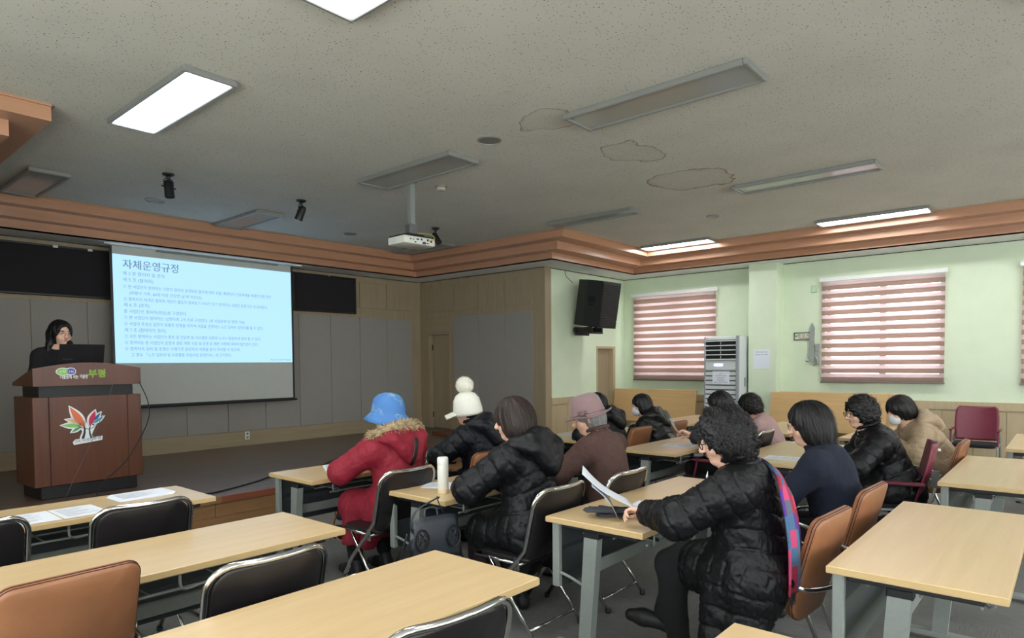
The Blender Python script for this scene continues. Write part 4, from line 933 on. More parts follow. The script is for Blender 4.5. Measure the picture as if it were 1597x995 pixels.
# ------------------------------------------------------------------ people: smooth implicit surfaces meshed with surface nets
class Field:
    def __init__(s, lo, hi, h):
        s.h = h; s.lo = np.array(lo, np.float32); n = np.ceil((np.array(hi)-lo)/h).astype(int)+1; s.n = n
        s.F = np.full(n, .06, np.float32)
    def _sub(s, lo, hi):
        a = np.maximum(0, np.floor((np.array(lo)-s.lo)/s.h).astype(int)); b = np.minimum(s.n, np.ceil((np.array(hi)-s.lo)/s.h).astype(int)+1)
        if (b <= a).any(): return None
        ax = [s.lo[i]+s.h*np.arange(a[i], b[i], dtype=np.float32) for i in range(3)]
        X, Y, Z = ax[0][:, None, None], ax[1][None, :, None], ax[2][None, None, :]
        return tuple(slice(a[i], b[i]) for i in range(3)), X, Y, Z
    def _put(s, sl, d, k, op='u'):
        A = s.F[sl]; d = d.astype(np.float32)
        if op == 'u':
            if k > 0: h_ = np.maximum(k-np.abs(A-d), 0)/k; s.F[sl] = np.minimum(A, d)-h_*h_*k*.25
            else: s.F[sl] = np.minimum(A, d)
        else:
            d = -d
            if k > 0: h_ = np.maximum(k-np.abs(A-d), 0)/k; s.F[sl] = np.maximum(A, d)+h_*h_*k*.25
            else: s.F[sl] = np.maximum(A, d)
    def cap(s, a, b, ra, rb=None, k=.02, op='u', flat=None):
        rb = ra if rb is None else rb; a = np.array(a, float); b = np.array(b, float); m = max(ra, rb)+.07+k
        q = s._sub(np.minimum(a, b)-m, np.maximum(a, b)+m)
        if q is None: return
        sl, X, Y, Z = q; d = b-a; L2 = float(d@d)+1e-12
        px, py, pz = X-a[0], Y-a[1], Z-a[2]
        t = np.clip((px*d[0]+py*d[1]+pz*d[2])/L2, 0, 1)
        D = np.sqrt((px-t*d[0])**2+(py-t*d[1])**2+(pz-t*d[2])**2)-(ra+(rb-ra)*t)
        s._put(sl, D, k, op)
    def ell(s, c, r, k=.02, rot=None, op='u'):
        c = np.array(c, float); r = np.array(r, float); m = r.max()+.07+k
        q = s._sub(c-m, c+m)
        if q is None: return
        sl, X, Y, Z = q; x, y, z = X-c[0], Y-c[1], Z-c[2]
        if rot is not None:
            Q = np.array(rot.inverted().to_3x3() if hasattr(rot, 'inverted') else rot)
            x, y, z = (Q[0, 0]*x+Q[0, 1]*y+Q[0, 2]*z, Q[1, 0]*x+Q[1, 1]*y+Q[1, 2]*z, Q[2, 0]*x+Q[2, 1]*y+Q[2, 2]*z)
        k0 = np.sqrt((x/r[0])**2+(y/r[1])**2+(z/r[2])**2); k1 = np.sqrt((x/r[0]**2)**2+(y/r[1]**2)**2+(z/r[2]**2)**2)+1e-6
        D = np.minimum(k0*(k0-1)/k1, .2)
        s._put(sl, D, k, op)
    def plane(s, p, n, k=.0):      # keep the side n points away from (cut the half space in direction n)
        n = np.array(n, float); n /= np.linalg.norm(n)
        q = s._sub(s.lo, s.lo+s.h*s.n); sl, X, Y, Z = q
        D = (X-p[0])*n[0]+(Y-p[1])*n[1]+(Z-p[2])*n[2]
        A = s.F[sl]
        if k > 0: h_ = np.maximum(k-np.abs(A-D), 0)/k; s.F[sl] = np.maximum(A, D)+h_*h_*k*.25
        else: s.F[sl] = np.maximum(A, D)
    def mesh(s):
        F = s.F; F[0], F[-1], F[:, 0], F[:, -1], F[:, :, 0], F[:, :, -1] = .05, .05, .05, .05, .05, .05
        I = F < 0
        c = I[:-1, :-1, :-1].astype(np.int8)
        cnt = sum(I[i:I.shape[0]-1+i, j:I.shape[1]-1+j, k:I.shape[2]-1+k].astype(np.int8) for i in (0, 1) for j in (0, 1) for k in (0, 1))
        cells = np.argwhere((cnt > 0) & (cnt < 8))
        if not len(cells): return np.zeros((0, 3)), np.zeros((0, 4), int)
        idx = np.full(cnt.shape, -1, np.int64); idx[tuple(cells.T)] = np.arange(len(cells))
        acc = np.zeros((len(cells), 3)); num = np.zeros(len(cells))
        cor = [(i, j, k) for i in (0, 1) for j in (0, 1) for k in (0, 1)]
        V = {q: F[cells[:, 0]+q[0], cells[:, 1]+q[1], cells[:, 2]+q[2]] for q in cor}
        for q in cor:
            for ax in range(3):
                if q[ax] == 0:
                    r_ = list(q); r_[ax] = 1; r_ = tuple(r_); a, b = V[q], V[r_]; m = (a < 0) != (b < 0)
                    t = np.where(m, a/np.where(m, a-b, 1), 0); p = np.repeat(np.array(q, float)[None], len(cells), 0); p[:, ax] += t
                    acc += p*m[:, None]; num += m
        v = (cells+acc/num[:, None])*s.h+s.lo
        fs = []
        for ax in range(3):
            o1, o2 = [(1, 2), (2, 0), (0, 1)][ax]
            A = I[tuple(slice(1, -1) if i != ax else slice(0, -1) for i in range(3))]; Bq = I[tuple(slice(1, -1) if i != ax else slice(1, None) for i in range(3))]
            E = np.argwhere(A != Bq); 
            if not len(E): continue
            inside = A[tuple(E.T)]; E = E.copy()
            for o in (o1, o2): E[:, o] += 1
            def at(d1, d2):
                e = E.copy(); e[:, o1] -= d1; e[:, o2] -= d2; return idx[tuple(e.T)]
            q = np.stack([at(1, 1), at(0, 1), at(0, 0), at(1, 0)], 1); q[~inside] = q[~inside][:, ::-1]; fs.append(q)
        f = np.concatenate(fs); f = f[(f >= 0).all(1)]
        return v, f
def np_mesh(name, v, f, mats, mi=None):
    me = bpy.data.meshes.new(name); me.vertices.add(len(v)); me.vertices.foreach_set('co', v.astype(np.float32).ravel())
    me.loops.add(len(f)*4); me.loops.foreach_set('vertex_index', f.ravel().astype(np.int32))
    me.polygons.add(len(f)); me.polygons.foreach_set('loop_start', np.arange(0, len(f)*4, 4, dtype=np.int32))
    for m in (mats if isinstance(mats, (list, tuple)) else [mats]): me.materials.append(m)
    if mi is not None: me.polygons.foreach_set('material_index', mi.astype(np.int32))
    me.update(calc_edges=True); me.polygons.foreach_set('use_smooth', [True]*len(f)); return me
def vnormals(v, f):
    a = v[f[:, 2]]-v[f[:, 0]]; b = v[f[:, 3]]-v[f[:, 1]]; n = np.cross(a, b); N = np.zeros_like(v)
    for j in range(4): np.add.at(N, f[:, j], n)
    return N/(np.linalg.norm(N, axis=1)[:, None]+1e-12)
def snoise(p, sc, seed=0, oct_=3):
    """cheap smooth pseudo noise from warped sines, about -1..1"""
    r_ = np.random.RandomState(seed); out = np.zeros(len(p)); amp = 1.0; tot = 0
    q = p*sc
    for o in range(oct_):
        for _ in range(3):
            d = r_.normal(size=3); d /= np.linalg.norm(d); d2 = r_.normal(size=3); ph = r_.uniform(0, 6.28, 2)
            out += amp*np.sin(q@d*2.2+ph[0]+1.6*np.sin(q@d2*1.1+ph[1]))/3
        tot += amp; amp *= .55; q = q*2.03
    return out/tot*1.4
def add_obj(name, v, f, m, parent, label=None, mi=None):
    o = bpy.data.objects.new(name, np_mesh(name, v, f, m, mi)); C.objects.link(o); o.parent = parent
    if label: o['label'] = label
    return o
def seg_coord(v, segs):
    """nearest segment index and length coordinate along a chain of segments [(a, b, r, u0)]"""
    best = np.full(len(v), 1e9); u = np.zeros(len(v)); who = np.zeros(len(v), int)
    for i, (a, b, r_, u0) in enumerate(segs):
        a = np.array(a); b = np.array(b); d = b-a; L = np.linalg.norm(d); t = np.clip((v-a)@d/(L*L), 0, 1)
        D = np.linalg.norm(v-a-t[:, None]*d, axis=1)-r_; m = D < best; best[m] = D[m]; u[m] = u0+((v-a)@d/L)[m]; who[m] = i
    return who, u
def ik(a, b, l1, l2, pole):
    a, b = Vector(a), Vector(b); d = b-a; L = min(d.length, (l1+l2)*.995); dn = d.normalized()
    x = (l1*l1-l2*l2+L*L)/(2*L); h_ = math.sqrt(max(l1*l1-x*x, 1e-6)); p = Vector(pole); p = (p-dn*p.dot(dn)).normalized()
    return a+dn*x+p*h_, a+dn*L
SK = {'fair': mat('skin_fair', rgb(218, 174, 150), .5, nscale=14, namt=.04, bump=.05, bscale=300),
      'warm': mat('skin_warm', rgb(200, 154, 128), .5, nscale=14, namt=.05, bump=.06, bscale=300)}
for m in SK.values():
    b_ = m.node_tree.nodes['Principled BSDF']; b_.inputs['Subsurface Weight'].default_value = .12; b_.inputs['Subsurface Radius'].default_value = (.012, .005, .003)
def hairmat(name, c1, c2): 
    k = NT(name); v = k.coords((60, 60, 14)); f = k.noise(v, 3, 4, .6); k.link(k.ramp(f, [(.3, c1), (.75, c2)]), k.b.inputs['Base Color'])
    k.b.inputs['Roughness'].default_value = .48; k.b.inputs['Specular IOR Level'].default_value = .4; k.bump(f, .5, .003); return k.m
HM = {'black': hairmat('black_hair', rgb(8, 7, 8), rgb(20, 18, 19)), 'brown': hairmat('dark_brown_hair', rgb(26, 19, 17), rgb(58, 44, 38)),
      'grey': hairmat('grey_hair', rgb(90, 90, 90), rgb(150, 150, 148)), 'salt': hairmat('greying_black_hair', rgb(9, 8, 10), rgb(34, 32, 35))}
MT['eyewhite'] = mat('eye_white', rgb(230, 228, 224), .2, nscale=10, namt=.01); MT['iris'] = mat('dark_iris', rgb(34, 22, 18), .15, nscale=10)
MT['lips'] = mat('lips', rgb(176, 104, 96), .4, nscale=20); MT['mask'] = fabric('white_mask_cloth', rgb(222, 226, 230), 200, .03)
MT['wire'] = mat('glasses_frame', rgb(150, 120, 120), .3, metal=.6, nscale=10); MT['darkframe'] = mat('dark_glasses_frame', rgb(34, 30, 36), .3, nscale=10)
LENS = NT('lens'); LENS.b.inputs['Transmission Weight'].default_value = 1; LENS.b.inputs['Roughness'].default_value = .02; LENS.b.inputs['IOR'].default_value = 1.02; LENS.b.inputs['Alpha'].default_value = .25

def rotm(yaw, pitch, roll=0):     # head rotation: yaw left +, pitch down +
    return Matrix.Rotation(R(yaw), 3, 'Z') @ Matrix.Rotation(R(-pitch), 3, 'X') @ Matrix.Rotation(R(roll), 3, 'Y')

def person(name, label, loc, rz, **o):
    """seated (default) or standing figure in a local frame: faces +y, origin on the floor under the pelvis"""
    g = lambda k, d=None: o.get(k, d)
    root = thing('person', label, 'person', loc, R(rz))
    hh = g('voxel', .007)
    stand = g('stand', False)
    lean, side = R(g('lean', 10)), R(g('side', 0))
    P = Vector((0, 0, g('pelvis', .545))) if not stand else Vector((0, 0, .88))
    sp = Vector((math.sin(side), math.sin(lean), math.cos(lean))).normalized()
    tl = g('torso', .455)
    N = P+sp*tl                                             # neck base
    S = P+sp*(tl-.055); CH_ = P+sp*(tl*.62)
    Hr = rotm(g('yaw', 0), g('pitch', 8), g('roll', 0))
    nd = (sp*.6+Hr @ Vector((0, .05, .5))).normalized()
    H = N+nd*.075+(Hr @ Vector((0, .035, .095)))             # head centre
    hs = g('headscale', 1.0)
    def hp(x, y, z): return H+Hr @ (Vector((x, y, z))*hs)
    tw = Matrix.Rotation(R(g('twist', 0)), 3, 'Z')
    lat = tw @ Vector((1, 0, 0))
    sw = g('shoulder', .165)
    SL, SR_ = S-lat*sw, S+lat*sw
    hands = g('hands', ((-.14, .42, .765), (.14, .42, .765)))
    EL, WL_ = ik(SL, Vector(hands[0]), .27, .24, g('poleL', (-.9, -.3, -.8)))
    ER, WR = ik(SR_, Vector(hands[1]), .27, .24, g('poleR', (.9, -.3, -.8)))
    # legs
    legs = g('legs', None)
    if stand: legs = legs or [((-.09, .02, .84), (-.10, .05, .46), (-.10, .0, .09)), ((.09, .02, .84), (.10, .05, .46), (.10, .0, .09))]
    else: legs = legs or [((-.09, .02, .53), (-.12, .41, .515), (-.12, .36, .10)), ((.09, .02, .53), (.12, .41, .515), (.12, .33, .10))]
    lo = np.array([-.55, -.35, -.0]); hi = np.array([.55, .75, 1.30 if not stand else 1.75])
    pts = np.array([list(P), list(N), list(H), list(EL), list(ER), list(WL_), list(WR)]+[list(q) for l in legs for q in l])
    lo = pts.min(0)-.24; hi = pts.max(0)+.24; lo[2] = -.0
    b = Field(lo, hi, hh)
    # skull, jaw, face
    er = Hr
    b.ell(hp(0, -.012, .022), (.074*hs, .092*hs, .088*hs), rot=er)
    b.ell(hp(0, .022, -.035), (.058*hs, .066*hs, .070*hs), .03, rot=er)
    b.ell(hp(0, .060, -.085), (.026*hs, .024*hs, .020*hs), .025, rot=er)
    for s_ in (-1, 1):
        b.ell(hp(s_*.036, .058, -.03), (.026*hs, .022*hs, .024*hs), .02, rot=er)
        b.ell(hp(s_*.078, -.012, -.015), (.009*hs, .018*hs, .031*hs), .006, rot=er)
        b.ell(hp(s_*.031, .086, .012), (.019*hs, .014*hs, .011*hs), .012, rot=er, op='s')
    b.cap(hp(0, .084, .012), hp(0, .104, -.022), .009*hs, .014*hs, .012)
    for s_ in (-1, 1): b.ell(hp(s_*.011, .098, -.026), (.008, .009, .007), .006, rot=er)
    b.cap(hp(-.018, .079, -.053), hp(.018, .079, -.053), .0095*hs, .0095*hs, .008)
    b.cap(hp(-.014, .090, -.053), hp(.014, .090, -.053), .0025, .0025, .003, op='s')
    b.cap(hp(0, -.03, -.06), N+Vector((0, .01, .0)), .050, .058, .03)
    b.cap(SL, SR_, .055, .055, .04); b.cap(N, CH_, .085, .115, .06); b.cap(CH_, P, .115, .125, .06)
    for s_, Sh, E_, W_ in ((-1, SL, EL, WL_), (1, SR_, ER, WR)):
        b.cap(Sh, E_, .045, .036, .03); b.cap(E_, W_, .036, .024, .02)
    for l in legs:
        b.cap(l[0], l[1], .080, .052, .04); b.cap(l[1], l[2], .050, .034, .03)
    # hands: palm plus five bent fingers
    hdir = g('handdir', (None, None)); grip = g('grip', ('flat', 'flat'))
    for i, (s_, E_, W_) in enumerate(((-1, EL, WL_), (1, ER, WR))):
        fw = (W_-E_).normalized()
        if hdir[i]: fw = Vector(hdir[i]).normalized()
        elif fw.z < -.2: fw = Vector((fw.x, fw.y, -.15)).normalized()
        upv = Vector((0, 0, 1)); upv = (upv-fw*upv.dot(fw)).normalized()
        if grip[i] == 'hold': upv = (upv*.45+Vector((-s_*.0-.2, -.2, .3))+fw.cross(upv)*s_*-.6).normalized(); upv = (upv-fw*upv.dot(fw)).normalized()
        lt = fw.cross(upv)*-1.0 if s_ > 0 else fw.cross(upv)      # towards the thumb side (inwards)
        lt = (fw.cross(upv)); lt = lt if lt.dot(Vector((-s_, 0, 0))) > 0 else -lt
        pc = W_+fw*.035
        for q in (-.024, -.008, .008, .024): b.cap(W_+fw*.012+lt*q*.6, W_+fw*.075+lt*q*1.1, .0135, .011, .010)
        curl = {'flat': (.25, .35, .3), 'curl': (.7, .9, .6), 'hold': (.5, .8, .5)}[grip[i]]
        for j, (q, L_) in enumerate(((.026, .068), (.0085, .076), (-.009, .070), (-.025, .056))):
            a = W_+fw*.078+lt*q*1.1; d = fw; dn = -upv; th = 0
            for kx, fr in enumerate((.42, .32, .26)):
                th += curl[kx]*(1+.12*j); dd = (fw*math.cos(th)+dn*math.sin(th)); nb = a+dd*L_*fr
                b.cap(a, nb, .0088-.0008*kx, .0080-.0008*kx, .003); a = nb
        a = W_+fw*.022+lt*.024; t1 = a+(fw*.6+lt*.75-upv*.25).normalized()*.034; t2 = t1+(fw*.9+lt*.15-upv*.3).normalized()*.030; t3 = t2+(fw*.95-lt*.1-upv*.35).normalized()*.022
        b.cap(a, t1, .013, .0105, .008); b.cap(t1, t2, .0105, .009, .003); b.cap(t2, t3, .009, .0075, .003)
    v, f = b.mesh()
    skin = SK[g('skin', 'warm')]
    add_obj('body', v, f, skin, root)
    # eyes, brows, lips
    dark_b = HM['black'] if g('hair', 'black') != 'grey' else HM['grey']
    for s_ in (-1, 1):
        Me = Matrix.Translation(hp(s_*.031, .0705, .010)) @ Hr.to_4x4() @ Matrix.Rotation(R(-90), 4, 'X')
        MB().lathe([(.001, -.012), (.009, -.008), (.0122, 0), (.009, .0085), (.0052, .0112)], 12, M=Me, caps=False).build('eye', MT['eyewhite'], root, smooth='all')
        MB().lathe([(.0054, .0108), (.004, .0122), (.001, .0127)], 10, M=Me, caps=False).build('iris', MT['iris'], root, smooth='all')
        MB().tube([hp(s_*(.016+.036*t), .0935-.016*t*t, .030+.006*math.sin(PI*t*.8)) for t in (0, .25, .5, .75, 1)], [.0015, .003, .003, .0025, .001], 6, flat=1.6).build('eyebrow', dark_b, root)
        MB().tube([hp(s_*(.018+.028*t), .087-.012*t*t, .0135+.004*math.sin(PI*t)) for t in (0, .3, .6, 1)], .0016, 5).build('eyelid', dark_b, root)
    MB().tube([hp(x, .0895-abs(x)*.25, -.050+.002*math.cos(x*150)) for x in (-.021, -.012, 0, .012, .021)], [.001, .0035, .0045, .0035, .001], 8).tube([hp(x, .0885-abs(x)*.25, -.0575) for x in (-.019, -.01, 0, .01, .019)], [.001, .004, .005, .004, .001], 8).build('lips', MT['lips'], root, smooth='all')
    # ---------------------------------------------------------------- clothes
    tm = g('trouser_mat', None) or MT['trouser']
    ft = Field(lo, hi, .010)
    for l in legs:
        a, k_, an = [Vector(q) for q in l]; cuff = k_.lerp(an, g('cuff', .88))
        ft.cap(a, k_, .098, .070, .04); ft.cap(k_, cuff, .069, .054, .03)
    ft.cap(P-Vector((.06, 0, 0)), P+Vector((.06, 0, 0)), .125, .125, .05)
    v, f = ft.mesh(); n_ = vnormals(v, f); v = v+n_*(snoise(v, 22, 3)*.0035)[:, None]; add_obj('trousers', v, f, tm, root)
    for s_, l in zip((-1, 1), legs):
        an = Vector(l[2]); kn = Vector(l[1]); fwd = Vector(g('footdir', ((0, 1, 0), (0, 1, 0)))[0 if s_ < 0 else 1]).normalized()
        fs_ = Field(np.array(an)-[.26]*3, np.array(an)+[.26]*3, .007)
        dn = Vector((0, 0, -1)); dn = (dn-fwd*dn.dot(fwd)).normalized()
        heel = an+dn*.045-fwd*.035; ball = an+dn*.055+fwd*.10; toe = an+dn*.062+fwd*.16
        if an.z < .2 and abs(fwd.z) < .2: heel.z = .04; ball.z = .036; toe.z = .034
        fs_.cap(heel, ball, .037, .042, .03); fs_.cap(ball, toe, .042, .031, .02); fs_.cap(an+(kn-an).normalized()*g('boot', .03), heel, .043, .038, .03)
        if an.z < .2 and abs(fwd.z) < .2: fs_.plane((0, 0, .004), (0, 0, -1), .004)
        v, f = fs_.mesh(); sh_o = add_obj('shoe', v, f, g('shoe_mat', None) or MT['blackshoe'], root)
    coat = g('coat', 'puffer'); cm = g('coat_mat', None)
    pf = {'puffer': .034, 'thin': .016, 'wool': .022}[coat]
    fc = Field(lo, hi, g('cvox', .009))
    fc.cap(SL+Vector((0, 0, -.01)), SR_+Vector((0, 0, -.01)), .062+pf*.8, .062+pf*.8, .05)
    fc.ell(N.lerp(CH_, .55)+tw @ Vector((0, .0, 0)), (.165+pf, .105+pf, .16), .05, rot=tw)
    fc.ell(CH_, (.150+pf, .115+pf, .17), .06, rot=tw)
    fc.ell(CH_.lerp(P, .55), (.150+pf, .12+pf, .18), .07)
    fc.ell(P+Vector((0, -.01, .02)), (.175+pf, .14+pf, .14), .07)
    fc.cap(N-nd*.01, N+nd*.035, .066+pf*.4, .060+pf*.3, .03)
    segs = [(tuple(P-sp*.1), tuple(N), .15, 0)]
    for i, (Sh, E_, W_) in enumerate(((SL, EL, WL_), (SR_, ER, WR))):
        We = E_.lerp(W_, g('sleeve', .97)); fc.cap(Sh, E_, .060+pf, .052+pf, .04); fc.cap(E_, We, .052+pf, .036+pf*.75, .03)
        L1 = (E_-Sh).length; segs += [(tuple(Sh), tuple(E_), .06+pf, 2+i*3), (tuple(E_), tuple(We), .05+pf, 2+i*3+L1)]
        fc.cap(We+(W_-E_).normalized()*.04, We+(W_-E_).normalized()*.16, .05, .05, .0, op='s')
    if g('long', True):
        kt = g('longt', .72)
        for l in legs:
            a, k_ = Vector(l[0]), Vector(l[1]); e = a.lerp(k_, kt)
            fc.cap(a+Vector((0, -.03, 0)), e, .115+pf*.6, .092+pf*.6, .07); segs.append((tuple(a), tuple(e), .11, 9))
    for q in g('tails', []): fc.cap(q[0], q[1], q[2], q[3], .05); segs.append((q[0], q[1], q[2], 12))
    # neck opening
    fc.cap(N+nd*.02, N+nd*.16, .058, .072, .006, op='s')
    if g('cutz') is not None: fc.plane((0, 0, g('cutz')), (0, 0, -1), .01)
    if stand: fc.plane((0, 0, .80), (0, 0, -1), .01)
    v, f = fc.mesh(); n_ = vnormals(v, f)
    who, u = seg_coord(v, segs); seedn = int(abs(loc[0])*17+abs(loc[1])*31)
    if coat == 'puffer':
        pitch = g('pitch_q', .075); ph = u/pitch
        chev = g('chevron', 0.0)
        if chev: ph = ph+np.where(who == 0, np.abs((v-np.array(P))@np.array(lat))*chev/pitch, 0)
        ph = ph+.10*snoise(v, 9, seedn)
        q = np.abs(np.sin(PI*ph)); w_ = np.where(q < .28, q/.28, 1); w_ = np.sqrt(w_)*.75+.25*q
        v = v+n_*((w_-.85)*g('puff', .013)+snoise(v, 26, seedn+1)*.0045+np.abs(snoise(v, 60, seedn+2, 2))*-.004)[:, None]
    else:
        am = {'thin': .005, 'wool': .006}[coat]
        v = v+n_*(snoise(v, 11, seedn)*am+snoise(v*np.array([1, 1, .5]), 24, seedn+1)*am*.6)[:, None]
    co = add_obj('coat' if g('garment') is None else g('garment'), v, f, cm, root, g('coat_label'))
    # collar
    cl = g('collar', 'stand')
    if cl:
        rr = .066+pf*.4; hgt = {'stand': .055, 'high': .075, 'hood': .03}[cl]; ps = []
        X_ = lat; Y_ = nd.cross(X_)
        fcl = Field(np.array(N)-.22, np.array(N)+.22, .006)
        nn = 14
        for i in range(nn+1):
            a = -PI*.5+R(18)+(2*PI-R(36))*i/nn + (PI if False else 0)
            a = PI/2+R(20)+(2*PI-R(40))*i/nn
            ps.append(N-nd*.004+X_*rr*math.cos(a)+Y_*rr*math.sin(a)*1.05)
        for a_, b_ in zip(ps, ps[1:]):
            fcl.cap(a_, b_, .019, .019, .0); fcl.cap(a_+nd*hgt*.5, b_+nd*hgt*.5, .013, .013, .012); fcl.cap(a_+nd*hgt, b_+nd*hgt, .012, .012, .012)
        v, f = fcl.mesh(); n_ = vnormals(v, f); v = v+n_*(snoise(v, 40, seedn+5)*.002)[:, None]; add_obj('collar', v, f, cm, root)
    if g('hood'):
        back = -(nd.cross(lat)).normalized(); back = Vector((0, -1, 0)) if back.y > 0 else back
        hf = Field(np.array(N)-.34, np.array(N)+.34, .008); w2 = g('hoodw', 1.0)
        hc = N+back*.165-nd*.06
        for a in np.linspace(-1, 1, 9):
            p0 = N+lat*(a*.145*w2)+back*(.045+.085*(1-a*a))+nd*(.058-.035*abs(a)); p1 = hc+lat*a*.10*w2-nd*(.085*(1-a*a))+nd*.05*abs(a); hf.cap(p0, p1, .040, .034, .05)
        v, f = hf.mesh(); n_ = vnormals(v, f); v = v+n_*(snoise(v, 20, seedn+9)*.007)[:, None]; hd = add_obj('hood', v, f, cm, root)
        if g('fur'):
            path = [N+lat*(a*.205)+back*(.035+.115*(1-a*a))+nd*(.085-.05*abs(a)**1.5) for a in np.linspace(-1, 1, 15)]
            ff = Field(np.array(N)-.34, np.array(N)+.34, .008)
            for a_, b_ in zip(path, path[1:]): ff.cap(a_, b_, .033, .033, .01)
            v, f = ff.mesh(); n_ = vnormals(v, f); v = v+n_*(snoise(v, 60, 4)*.005)[:, None]; add_obj('fur_trim', v, f, MT['fur'], hd)
            rs = np.random.RandomState(5); sel_ = rs.choice(len(v), min(len(v), 7000)); tv = []; tf = []
            for i in sel_:
                d = n_[i]+rs.normal(size=3)*.45; d /= np.linalg.norm(d); L_ = rs.uniform(.018, .042); s1 = np.cross(d, rs.normal(size=3)); s1 /= np.linalg.norm(s1); o_ = len(tv)
                p = v[i]-n_[i]*.003; sag = np.array([0, 0, -L_*.3]); tv += [p-s1*.0016, p+s1*.0016, p+d*L_*.6+s1*.0008+sag*.3, p+d*L_+sag]; tf.append([o_, o_+1, o_+2, o_+3])
            fo = add_obj('fur_hairs', np.array(tv), np.array(tf), MT['fur'], hd); fo['kind'] = 'stuff'
    # ---------------------------------------------------------------- hair
    hst = g('hairstyle', 'short'); hm = HM[g('hair', 'black')]
    if hst:
        hb = Field(np.array(H)-.27, np.array(H)+.24, .0055 if g('near', False) else .007); vol = g('hairvol', .016)
        hb.ell(hp(0, -.016, .030), ((.077+vol)*hs, (.094+vol)*hs, (.088+vol)*hs), rot=er)
        if hst in ('bob', 'short', 'curly', 'long'):
            low = {'bob': g('boblow', -.08), 'short': -.05, 'curly': -.055, 'long': -.10}[hst]
            hb.ell(hp(0, -.045, low*.5), ((.074+vol)*hs, (.070+vol)*hs, (.085-low*.45)*hs), .04, rot=er)
            if hst in ('bob',):
                for s_ in (-1, 1): hb.ell(hp(s_*.058, -.012, -.045), ((.026+vol*.5)*hs, .058*hs, .068*hs), .03, rot=er)
                hb.ell(hp(0, -.052, -.055 if g('boblow') else -.065), (.076*hs, .052*hs, .050*hs), .03, rot=er)
            if hst == 'curly':
                for s_ in (-1, 1): hb.ell(hp(s_*.062, -.02, -.02), (.036*hs, .058*hs, .05*hs), .03, rot=er)
            if hst == 'long':
                for s_ in (-1, 1):
                    hb.cap(hp(s_*.072, -.04, .0), hp(s_*.084, -.03, -.11), .030, .026, .03); hb.cap(hp(s_*.084, -.03, -.11), hp(s_*.095, .0, -.22), .026, .018, .02)
                hb.cap(hp(0, -.07, -.05), hp(0, -.08, -.22), .055, .04, .03)
        # open the face
        hb.ell(hp(0, .125, -.045 if hst != 'long' else -.022), ((.075 if hst == 'long' else .064)*hs, (.090 if hst == 'long' else .075)*hs, (.118 if hst != 'long' else .128)*hs), .012, rot=er, op='s')
        hb.ell(hp(0, .12, -.13), (.12*hs, .105*hs, .07*hs), .012, rot=er, op='s')
        v, f = hb.mesh(); n_ = vnormals(v, f)
        loc_ = (v-np.array(H))@np.array(Hr)      # into head frame
        if hst == 'curly': v = v+n_*(snoise(loc_, 60, seedn, 3)*.010+snoise(loc_, 150, seedn+1, 2)*.005)[:, None]
        else:
            ang = np.arctan2(loc_[:, 0], -loc_[:, 1]-.01); v = v+n_*(np.sin(ang*34+3*snoise(loc_, 12, seedn))*.0016+np.sin(ang*13+2*snoise(loc_, 8, seedn+2))*.0022+snoise(loc_, 14, seedn)*.004)[:, None]
        ho = add_obj('hair', v, f, hm, root)
        ns = g('strands', 700); rs = np.random.RandomState(seedn); tv = []; tf = []
        sel_ = rs.choice(len(v), max(ns, 1)); sel_ = [i for i in sel_ if loc_[i, 1] < .035]
        for i in sel_:
            p = v[i].copy(); nr = n_[i]; 
            if hst == 'curly':
                s1 = np.cross(nr, rs.normal(size=3)); s1 /= np.linalg.norm(s1)+1e-9; s2 = np.cross(nr, s1); R0 = rs.uniform(.005, .012); path = []
                for t in range(7): a = t*1.05; path.append(p+(s1*math.cos(a)+s2*math.sin(a))*R0+nr*(.001+.0024*t))
                wd = .0010
            else:
                dwn = np.array(Hr @ Vector((0, -.25, -1))); path = [p]; 
                for t in range(5):
                    q = path[-1]; tg = dwn+.35*rs.normal(size=3)*.4; tg = tg-nr*(tg@nr)*.9; tg /= np.linalg.norm(tg)+1e-9; path.append(q+tg*rs.uniform(.008, .014)+nr*.0006)
                wd = .0007
            for j in range(len(path)-1):
                o_ = len(tv); sd = np.cross(path[j+1]-path[j], nr); sd /= np.linalg.norm(sd)+1e-9
                tv += [path[j]-sd*wd, path[j]+sd*wd, path[j+1]+sd*wd, path[j+1]-sd*wd]; tf.append([o_, o_+1, o_+2, o_+3])
        so = add_obj('hair_strands', np.array(tv), np.array(tf), hm, ho); so['kind'] = 'stuff'
    gl = g('glasses')
    if gl:
        gm_ = MT['wire'] if gl == 'wire' else MT['darkframe']; m = MB(); lm = MB()
        for s_ in (-1, 1):
            ring = [hp(s_*(.033+.024*math.cos(a)), .103-.004*math.cos(a), .006+.019*math.sin(a)) for a in np.linspace(0, 2*PI, 17)[:-1]]
            m.tube(ring, .0013 if gl == 'wire' else .0022, 6, close=True); lm.add(ring, [tuple(range(16))])
            m.tube([hp(s_*.057, .099, .012), hp(s_*.076, .05, .012), hp(s_*.082, -.01, .006), hp(s_*.080, -.03, -.012)], .0013 if gl == 'wire' else .0025, 6)
        m.tube([hp(-.009, .103, .010), hp(0, .106, .014), hp(.009, .103, .010)], .0013, 6)
        go = m.build('glasses', gm_, root, smooth='all'); lm.build('lens', LENS.m, go)
